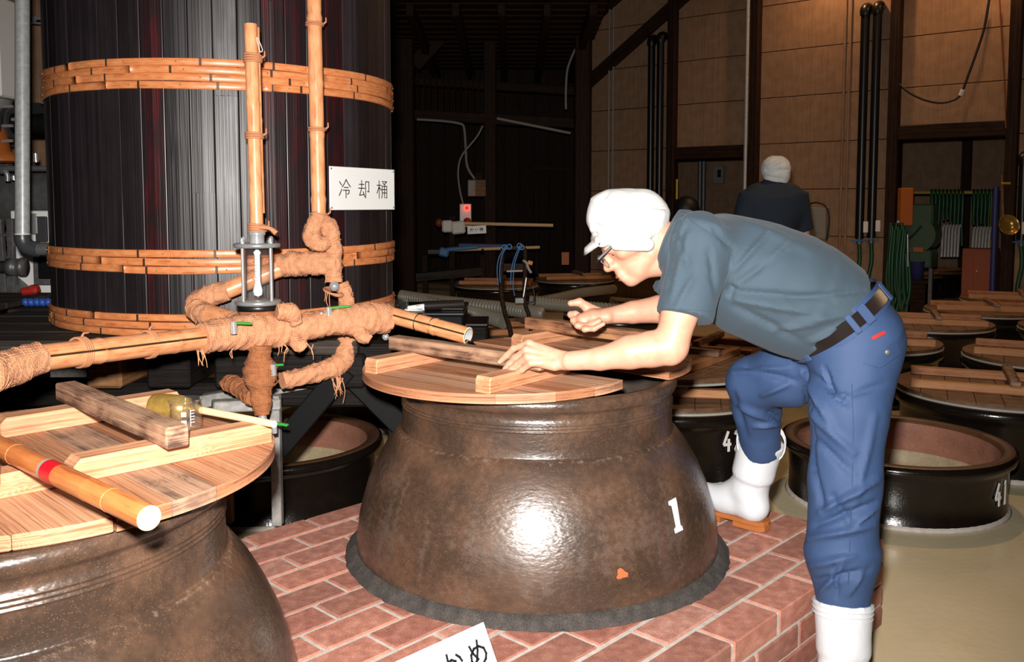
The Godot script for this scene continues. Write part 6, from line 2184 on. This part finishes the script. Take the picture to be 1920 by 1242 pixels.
	crease(cs, [[1108, 422, 1140, 428, 5, -3.0], [1112, 438, 1130, 443, 4, -3.0], [1225, 388, 1252, 390, 4, -4], [1130, 372, 1142, 360, 5, -1.5], [1120, 455, 1200, 456, 3, -2.5], [1200, 456, 1244, 438, 3, -2.5], [1165, 450, 1200, 444, 7, -1.5], [1105, 405, 1112, 450, 6, 1.5]], cz, 0.0018)
	obj("crown", skin_mesh(cs), M.cap, cap)
	var bm := mb()
	var prev := []
	for i in 13:
		var s := -1.0 + i / 6.0
		var z := Vector3(0, 0, s * 0.07)
		var bend := s * s
		var base0 := at(1114 + 12 * bend, 449 + 2 * bend, 2.42) + z
		var tip0 := at(1093.5 + 26 * bend, 480 - 22 * bend, 2.42) + z
		var mid0 := base0.lerp(tip0, 0.55) + Vector3(-0.006, 0.003, 0)
		var nn := Vector3(0.004, 0.0025, 0)
		var row := [base0 + nn, base0 - nn, mid0 - nn, tip0, mid0 + nn]
		if i:
			for j in 5:
				var jj := (j + 1) % 5
				for p in [prev[j], row[j], row[jj], prev[j], row[jj], prev[jj]]:
					bm.add_vertex(p)
		prev = row
	obj("brim", done(bm), M.cap, cap)
	var bs := mb()
	var bp := []
	for i in 9:
		var q := Vector2(1118, 458).lerp(Vector2(1244, 441), i / 8.0)
		q.y += 13.0 * sin(PI * i / 8.0)
		bp.append(body_hit(cl, 0.006, q.x, q.y - 6, 2.2))
	add_tube(bs, smooth_path(bp, 3), 0.0016, 6)
	obj("band_seam", done(bs), M.cap, cap)
	# ---------------- spectacles
	var gl := Node3D.new()
	gl.name = "spectacles"
	root.add_child(gl, true)
	var rm := mb()
	for d in [[2.347, 2.354, 2.378], [2.49, 2.483, 2.46]]:
		var fr := mb()
		add_bar(fr, at(1146, 463, d[0]), at(1121, 487, d[1]), 0.007, 0.003, 0.001)
		add_bar(fr, at(1122, 483, d[1]), at(1119, 488, d[2]), 0.012, 0.004, 0.001)
		obj("temple", done(fr), M.cable, gl)
	var fr := mb()
	for s in [-1, 1]:
		var c := C + fw * 0.110 + up * -0.007 + Vector3(0, 0, 0.034 * s)
		var nrm := (fw + Vector3(0, 0, 0.32 * s)).normalized()
		add_ring(rm, c, nrm, 0.0165, 0.0008)
	add_tube(fr, smooth_path([C + fw * 0.106 + up * -0.002 + Vector3(0, 0, 0.0165), C + fw * 0.112 + up * 0.003, C + fw * 0.106 + up * -0.002 - Vector3(0, 0, 0.0165)], 3), 0.0014, 6)
	obj("bridge", done(fr), M.steel, gl)
	obj("rim", done(rm), M.steel, gl)
	for s in [-1, 1]:
		var ls := mb()
		var nrm := (fw + Vector3(0, 0, 0.32 * s)).normalized()
		var f := frame(nrm, up)
		add_ball(ls, C + fw * 0.110 + up * -0.007 + Vector3(0, 0, 0.034 * s), Vector3(0.0022, 0.0162, 0.0162), 20, f)
		obj("lens", done(ls), M.glass, gl)
	# ---------------- shirt
	var sh := []
	chain(sh, [[1305, 472, 2.385, 0.093], [1350, 492, 2.38, 0.126], [1410, 522, 2.38, 0.152], [1470, 546, 2.38, 0.156], [1520, 570, 2.38, 0.147]], 1.28)
	sh.append(L(at(1505, 562, 2.38), at(1561, 593, 2.378), 0.147, 0.139, 1.3, true))
	for q in [[2.25, 0.074], [2.53, 0.074]]:
		sh.append(L(at(1312, 452, q[0]), at(1350, 480, q[0] + (0.06 if q[0] < 2.4 else -0.06)), q[1], 0.1))
	sh.append(L(at(1322, 432, 2.25), at(1284, 596, 2.2), 0.068, 0.071, 1.0, true))
	sh.append(L(at(1308, 462, 2.56), at(1262, 556, 2.61), 0.062, 0.064, 1.0, true))
	sh.append(L(at(1258, 452, 2.40), at(1290, 462, 2.39), 0.076, 0.086, 0.95, true))
	sh.append(L(at(1254, 440, 2.40), at(1266, 446, 2.40), 0.070, 0.078, 1.0, true))
	sh.append(L(at(1246, 540, 2.36), at(1262, 500, 2.34), 0.016, 0.02, 1.4))
	var ss := Net.new()
	net(ss, sh, 0.0075, 0.009)
	var fz := FastNoiseLite.new()
	fz.seed = 14
	fz.frequency = 0.09
	fz.fractal_octaves = 3
	var shirt_folds := [[1378, 505, 1440, 440, 9, 5], [1385, 530, 1470, 470, 9, -4], [1372, 548, 1560, 562, 9, -5], [1372, 558, 1540, 590, 10, 5], [1380, 575, 1500, 640, 10, -4], [1500, 600, 1600, 590, 8, 4], [1480, 560, 1620, 545, 7, -4], [1450, 620, 1560, 600, 9, 4], [1365, 540, 1385, 545, 5, -5], [1366, 520, 1372, 560, 6, -5], [1262, 430, 1300, 520, 8, -3], [1290, 440, 1260, 560, 9, 3], [1330, 470, 1345, 560, 8, -3], [1275, 400, 1262, 432, 5, -5], [1300, 520, 1270, 575, 8, 3], [1400, 420, 1520, 470, 14, 3], [1430, 500, 1480, 455, 8, 4], [1520, 640, 1590, 612, 7, 5], [1530, 650, 1600, 600, 5, -6], [1338, 430, 1378, 468, 5, -3], [1280, 398, 1260, 448, 3.5, -4], [1260, 448, 1253, 545, 3.5, -4], [1290, 404, 1268, 452, 5, 2.5], [1310, 424, 1350, 446, 3, -2], [1350, 446, 1374, 474, 3, -2], [1374, 474, 1366, 520, 3, -2]]
	crease(ss, shirt_folds, fz, 0.004)
	var so := obj("polo_shirt", skin_mesh(ss), M.shirt, root)
	obj("stitching", seam(sh, 0.009, [[1278, 402], [1310, 424], [1348, 446], [1373, 470], [1376, 500], [1360, 530], [1352, 550]], 2.0), M.shirt, so)
	obj("stitching", seam(sh, 0.009, [[1236, 576], [1290, 581], [1338, 584]], 2.0, 0.001), M.shirt, so)
	# ---------------- trousers
	var tr := []
	tr.append(L(at(1568, 606, 2.375), at(1600, 645, 2.37), 0.134, 0.128, 1.36, true))
	chain(tr, [[1606, 645, 2.30, 0.118], [1592, 770, 2.25, 0.093], [1584, 900, 2.24, 0.083], [1580, 1040, 2.24, 0.086]])
	tr.append(L(at(1580, 1030, 2.24), at(1581, 1134, 2.24), 0.086, 0.064, 1.0, true))
	tr.append(L(at(1628, 640, 2.32), at(1632, 670, 2.32), 0.078, 0.07))
	tr.append(L(at(1622, 640, 2.45), at(1620, 670, 2.45), 0.078, 0.07))
	chain(tr, [[1550, 655, 2.46, 0.105], [1480, 700, 2.53, 0.09], [1414, 718, 2.61, 0.073]])
	chain(tr, [[1414, 718, 2.61, 0.073], [1420, 770, 2.67, 0.066]])
	tr.append(L(at(1418, 750, 2.66), at(1425, 848, 2.745), 0.066, 0.06, 1.0, true))
	var ts := Net.new()
	net(ts, tr, 0.0075, 0.009)
	var tf := [[1505, 700, 1560, 800, 8, 6], [1520, 700, 1590, 760, 8, -5], [1515, 770, 1600, 850, 9, 5], [1525, 820, 1600, 890, 8, -4], [1540, 960, 1645, 900, 9, 6], [1530, 985, 1640, 945, 8, -6], [1520, 1010, 1640, 985, 9, 6], [1560, 930, 1600, 990, 7, -5], [1600, 985, 1645, 950, 7, 5], [1525, 1060, 1600, 1045, 9, 5], [1530, 1090, 1630, 1070, 8, -5], [1540, 1110, 1580, 1060, 7, 5], [1590, 1115, 1620, 1070, 7, 4], [1570, 1120, 1565, 1060, 5, -4], [1600, 740, 1660, 720, 9, -3], [1640, 780, 1600, 960, 10, 3], [1525, 880, 1545, 960, 8, -4], [1510, 690, 1525, 880, 7, -6], [1375, 700, 1480, 690, 8, 4], [1400, 690, 1490, 715, 7, -5], [1430, 740, 1480, 720, 7, 5], [1380, 760, 1450, 790, 8, 5], [1375, 740, 1400, 820, 8, -4], [1440, 775, 1470, 790, 6, -6], [1415, 800, 1465, 795, 6, 5], [1545, 690, 1562, 740, 5, -6], [1560, 738, 1588, 745, 5, 5]]
	crease(ts, tf, fz, 0.004)
	var to := obj("trousers", skin_mesh(ts), M.trousers, root)
	obj("side_seam", seam(tr, 0.009, [[1597, 720], [1600, 800], [1598, 900], [1594, 1000], [1590, 1120]], 1.9, 0.0012), M.trousers, to)
	obj("pocket_flap", patch(tr, 0.009, [1618, 682, 1680, 640, 1689, 664, 1650, 691], 6, 4, 1.9, 0.006), M.trousers, to)
	obj("cloth_tag", patch(tr, 0.009, [1634, 632, 1658, 620, 1661, 626, 1637, 638], 3, 2, 1.9, 0.004), M.red, to).set_meta("label", "small red cloth tag")
	var btn := mb()
	var bpnt := body_hit(tr, 0.009, 1664, 661, 1.9)
	add_ball(btn, bpnt + (EYE - bpnt).normalized() * 0.008, Vector3(0.0075, 0.0075, 0.004), 12)
	obj("pocket_button", done(btn), M.steel_dull, to)
	# ---------------- belt
	var bc := at(1563, 601, 2.375)
	var bu := Vector3(0.785, 0.62, 0).normalized()
	var bn := Vector3(0.62, -0.785, 0.0).normalized()
	var bw := Vector3(bn.x * -0.14, bn.y * -0.14, 1.0).normalized()
	bn = bu.cross(bw).normalized() * signf(bu.cross(bw).dot(bn))
	var be := mb()
	var ring := belt_ring(bc, bu, bw, 0.146, 0.192)
	for w in [[bn * -0.017, bn * 0.017]]:
		for i in ring.size():
			var a: Vector3 = ring[i]
			var b: Vector3 = ring[(i + 1) % ring.size()]
			var oa := (a - bc).normalized() * 0.004
			var ob := (b - bc).normalized() * 0.004
			var p := [a + w[0] + oa, a + w[1] + oa, b + w[1] + ob, b + w[0] + ob, a + w[0] - oa, a + w[1] - oa, b + w[1] - ob, b + w[0] - ob]
			for f in [[0, 1, 2, 3], [4, 5, 6, 7], [0, 3, 7, 4], [1, 2, 6, 5]]:
				for j in [0, 1, 2, 0, 2, 3]:
					be.add_vertex(p[f[j]])
	var bo := obj("belt", done(be), M.leather, root)
	for ang in [0.62, 1.35, 1.62, 2.6, 3.6, 5.0]:
		var p := bc + bu * cos(ang) * 0.146 + bw * sin(ang) * 0.192
		var o := (p - bc).normalized()
		var lp2 := mb()
		add_box(lp2, Transform3D(Basis(bn, o, bn.cross(o)).orthonormalized(), p + o * 0.006), Vector3(0.052, 0.004, 0.016 if ang != 1.35 else 0.024), 0.0015)
		obj("belt_loop", done(lp2), M.trousers, bo)
	# waistband under the belt
	var wb := mb()
	var ring2 := belt_ring(bc, bu, bw, 0.144, 0.190)
	for i in ring2.size():
		var a: Vector3 = ring2[i]
		var b: Vector3 = ring2[(i + 1) % ring2.size()]
		for p in [a - bn * 0.028, a + bn * 0.03, b + bn * 0.03, a - bn * 0.028, b + bn * 0.03, b - bn * 0.028]:
			wb.add_vertex(p)
	obj("waistband", done(wb), M.trousers, to)
	# ---------------- boots
	var h1 := Vector3(0.772, 0.2715, -2.70)
	boot(root, at(1427, 826, 2.745), Vector3.ZERO, h1, h1 + Vector3(-0.70, 0, -0.714) * 0.28, 3)
	var a2 := at(1581, 1128, 2.24)
	boot(root, a2, Vector3(a2.x - 0.012, 0.115, a2.z + 0.02), Vector3(a2.x + 0.04, 0.0008, a2.z + 0.02), Vector3(a2.x - 0.2, 0.0008, a2.z + 0.1), 5)

func belt_ring(c: Vector3, u: Vector3, w: Vector3, ru: float, rz: float) -> Array:
	var out := []
	for i in 64:
		var a := TAU * i / 64.0
		out.append(c + u * cos(a) * ru + w * sin(a) * rz)
	return out

# ------------------------------------------------------------------ the second worker, seen from behind
func second_worker() -> void:
	var D := 6.1
	var root := thing("person", "person in a dark navy top and white cap seen from behind near the wall", "person", Vector3.ZERO)
	var base := at(1450, 377, D)
	var X := base.x
	var Z := base.z
	var sk := Net.new()
	var body := []
	var hc := at(1455, 322, D)
	body.append(L(hc + Vector3(0.0, 0.01, 0), hc + Vector3(0.01, -0.025, -0.01), 0.07, 0.066, 1.05))
	body.append(L(hc + Vector3(0.0, -0.06, 0.01), Vector3(X, 1.38, Z), 0.055, 0.07))
	body.append(L(hc + Vector3(0.085, 0.005, 0.0), hc + Vector3(0.083, -0.025, 0.0), 0.012, 0.01))
	body.append(L(Vector3(X, 1.3, Z), Vector3(X, 0.9, Z), 0.11, 0.1))
	for s in [-1, 1]:
		body.append(L(Vector3(X + 0.09 * s, 0.85, Z), Vector3(X + 0.1 * s, 0.1, Z), 0.07, 0.04))
		body.append(L(Vector3(X + 0.13 * s, 1.27, Z), Vector3(X + 0.19 * s, 1.2, Z), 0.035, 0.035))
		body.append(L(Vector3(X + 0.19 * s, 1.2, Z), Vector3(X + 0.22 * s, 1.05, Z - 0.03), 0.036, 0.038))
		body.append(L(Vector3(X + 0.22 * s, 1.05, Z - 0.03), Vector3(X + 0.17 * s, 0.92, Z - 0.2), 0.036, 0.026))
		var w := Vector3(X + 0.17 * s, 0.92, Z - 0.2)
		body.append(L(w, w + Vector3(-0.01 * s, -0.02, -0.08), 0.026, 0.032))
		for k in 4:
			body.append(L(w + Vector3((k - 1.5) * 0.018, -0.02, -0.09), w + Vector3((k - 1.5) * 0.02, -0.06, -0.15 + 0.006 * absf(k - 1.5)), 0.009, 0.008))
		body.append(L(w + Vector3(-0.03 * s, -0.02, -0.05), w + Vector3(-0.055 * s, -0.045, -0.09), 0.012, 0.009))
	net(sk, body, 0.01, 0.008)
	obj("body", skin_mesh(sk), M.skin, root)
	var cap := Net.new()
	net(cap, [L(hc + Vector3(-0.012, 0.02, 0), hc + Vector3(0.012, 0.022, 0), 0.088, 0.084, 1.1), L(hc + Vector3(-0.01, -0.035, 0.02), hc + Vector3(0.012, -0.035, 0.02), 0.074, 0.072, 1.0)], 0.007, 0.008)
	var cz := FastNoiseLite.new()
	cz.seed = 2
	cz.frequency = 0.5
	crease(cap, [[1432, 330, 1475, 338, 3, -5], [1440, 312, 1470, 300, 4, 4], [1436, 320, 1478, 318, 3, -4]], cz, 0.003)
	obj("cap", skin_mesh(cap), M.cap, root)
	var top := Net.new()
	var tl := [L(Vector3(X - 0.1, 1.3, Z), Vector3(X + 0.1, 1.3, Z), 0.1, 0.1, 0.9), L(Vector3(X, 1.3, Z), Vector3(X, 0.86, Z), 0.15, 0.15, 0.85, true), L(Vector3(X - 0.07, 1.2, Z), Vector3(X + 0.07, 1.2, Z), 0.12, 0.12, 0.9), L(Vector3(X, 1.395, Z), Vector3(X, 1.33, Z), 0.065, 0.1)]
	for s in [-1, 1]:
		tl.append(L(Vector3(X + 0.165 * s, 1.32, Z), Vector3(X + 0.225 * s, 1.08, Z - 0.02), 0.065, 0.06, 1.0, true))
	net(top, tl, 0.012, 0.02)
	obj("navy_top", skin_mesh(top), M.navy_shirt, root)
	var tr := Net.new()
	var ll := [L(Vector3(X, 0.92, Z), Vector3(X, 0.84, Z), 0.14, 0.15, 0.85)]
	for s in [-1, 1]:
		ll.append(L(Vector3(X + 0.085 * s, 0.85, Z), Vector3(X + 0.1 * s, 0.28, Z), 0.095, 0.07, 1.0, true))
	net(tr, ll, 0.012, 0.014)
	obj("trousers", skin_mesh(tr), M.trousers, root)
	for s in [-1, 1]:
		var p := Vector3(X + 0.1 * s, 0.001, Z + 0.05)
		boot(root, Vector3(p.x, 0.31, Z), Vector3(p.x, 0.11, Z), p, p + Vector3(0.03 * s, 0, -0.25), 7)

# ------------------------------------------------------------------ small things in front
func small_things() -> void:
	# bamboo rod with a red band across the nearest half lid
	var t := thing("bamboo_rod", "smooth bamboo rod with a red band jutting over the edge of the left kettle lid", "rod")
	var tip := Vector3(-0.468, 0.872, -1.135)
	var dir := Vector3(-0.706, 0.012, -0.60).normalized()
	var tail := tip + dir * 0.62
	var d2 := dir
	obj("cane", tube([tip, tip + d2 * 0.16, tip + d2 * 0.163, tip + d2 * 0.17, tip + d2 * 0.173, tail], [0.0165, 0.0165, 0.0168, 0.0168, 0.0165, 0.0165], 28), M.bamboo_pale, t)
	obj("cut_end", lathe([Vector2(0.0, 0.0005), Vector2(0.0105, 0.0005), Vector2(0.0118, 0.0), Vector2(0.0118, 0.002), Vector2(0.0158, 0.002), Vector2(0.0164, 0.0)], 28), M.bamboo_end, t)
	(t.get_node("cut_end") as Node3D).transform = Transform3D(frame(-d2) * Basis(Vector3.BACK, -PI / 2), tip)
	var s0 := 0.26
	obj("red_band", tube([tip + d2 * s0, tip + d2 * (s0 + 0.036)], 0.0170, 28, false), M.red_tape, t).set_meta("label", "red tape band")
	obj("grey_band", tube([tip + d2 * (s0 + 0.036), tip + d2 * (s0 + 0.044)], 0.0171, 28, false), M.grey_tape, t)
	for s in [0.1, 0.42]:
		var kn := mb()
		add_ring(kn, tip + d2 * s, d2, 0.0163, 0.0009)
		obj("knot", done(kn), M.bamboo_pale, t)
	# brass dipper lying on the lid
	var dp := thing("brass_dipper", "round brass dipper with a pale wooden handle lying on the left kettle lid", "dipper")
	var b0 := at(289, 768, 1.92)
	var b1 := at(355, 757, 1.90)
	b0.y = 0.842
	b1.y = 0.842
	var bl := b0.distance_to(b1)
	var bowl := obj("bowl", lathe([Vector2(0.0, bl - 0.003), Vector2(0.024, bl - 0.003), Vector2(0.0265, 0.003), Vector2(0.0275, 0.0), Vector2(0.0285, 0.002), Vector2(0.0292, 0.012), Vector2(0.0295, bl * 0.45), Vector2(0.028, bl * 0.75), Vector2(0.022, bl * 0.95), Vector2(0.015, bl), Vector2(0.0, bl)], 48), M.brass, dp)
	bowl.transform = Transform3D(frame(b1 - b0) * Basis(Vector3.BACK, -PI / 2), b0)
	var h0 := at(366, 764, 1.885)
	var h1 := on(514, 796, 0.8585)
	h0.y = 0.846
	obj("handle", tube([h0, h1], [0.0078, 0.0068], 16), M.dipper_wood, dp)
	obj("socket", tube([h0.lerp(h1, -0.12), h0.lerp(h1, 0.1)], 0.009, 14), M.brass, dp)
	var pos := on(349, 806, 0.8125)
	var bk := thing("beaker", "small glass beaker with white printed marks beside the brass dipper", "beaker", Vector3(pos.x, 0.8128, pos.z))
	obj("glass", lathe([Vector2(0.0, 0.0), Vector2(0.028, 0.0), Vector2(0.0315, 0.003), Vector2(0.0318, 0.008), Vector2(0.0318, 0.058), Vector2(0.0345, 0.064), Vector2(0.0335, 0.0642), Vector2(0.0304, 0.058), Vector2(0.0304, 0.008), Vector2(0.028, 0.0035), Vector2(0.0, 0.0025)], 48), M.glass, bk)
	var mk := mb()
	for q in [[0.014, 0.0, 0.001, 0.034], [0.0185, 0.015, 0.008, 0.0012], [0.018, 0.009, 0.007, 0.0012], [0.0185, 0.003, 0.008, 0.0012], [0.018, -0.003, 0.007, 0.0012], [0.0185, -0.009, 0.008, 0.0012], [0.001, 0.012, 0.009, 0.0012], [0.001, 0.004, 0.009, 0.0012], [-0.003, 0.008, 0.0012, 0.009], [0.005, 0.008, 0.0012, 0.009], [0.001, 0.008, 0.004, 0.004], [0.001, -0.008, 0.010, 0.007]]:
		var a: float = q[0] / 0.0322
		var n := Vector3(sin(a - 0.35 + 0.55), 0, cos(a - 0.35 + 0.55))
		add_box(mk, Transform3D(Basis(Vector3.UP.cross(n), Vector3.UP, n), n * 0.0321 + Vector3(0, 0.030 + q[1], 0)), Vector3(q[2], q[3], 0.0006), 0.0)
	obj("printed_marks", done(mk), M.sign_white, bk)
	# name card on the bricks at the bottom of the picture
	var card := thing("name_card", "white card with black brush characters propped on the bricks at the bottom edge", "sign")
	var tl := on(740, 1242, 0.42)
	var tr := on(906, 1167, 0.42)
	var rgt := (tr - tl).normalized()
	var b := frame(rgt, Vector3(-0.35, 0.87, -0.35).normalized())
	card.transform = Transform3D(b, tr)
	var w := 0.36
	var hh := 0.168
	obj("plate", box(Vector3(w, hh, 0.004), 0.001), M.sign_white, card, Vector3(-w / 2, -hh / 2, 0))
	var ka := [[[.05, .38, .45, .32, .62, .42, .56, .80, .44, .92, .36, .84], [.30, .08, .26, .40, .05, .92], [.74, .22, .86, .34, .92, .5]], [[.18, .16, .24, .42, .42, .72], [.62, .06, .52, .40, .34, .74, .18, .84, .08, .70, .14, .48, .36, .30, .62, .28, .84, .42, .88, .64, .78, .82, .60, .94]]]
	obj("lettering", strokes(ka, Transform3D(Basis(), Vector3(-0.128, -0.024, 0.0024)), 0.005, 0.05, 0.064), M.ink, card)
	var pr := obj("prop", box(Vector3(0.03, 0.14, 0.003), 0.001), M.sign_white, card, Vector3(-0.2, -0.085, -0.03))
	pr.rotation.x = 0.4
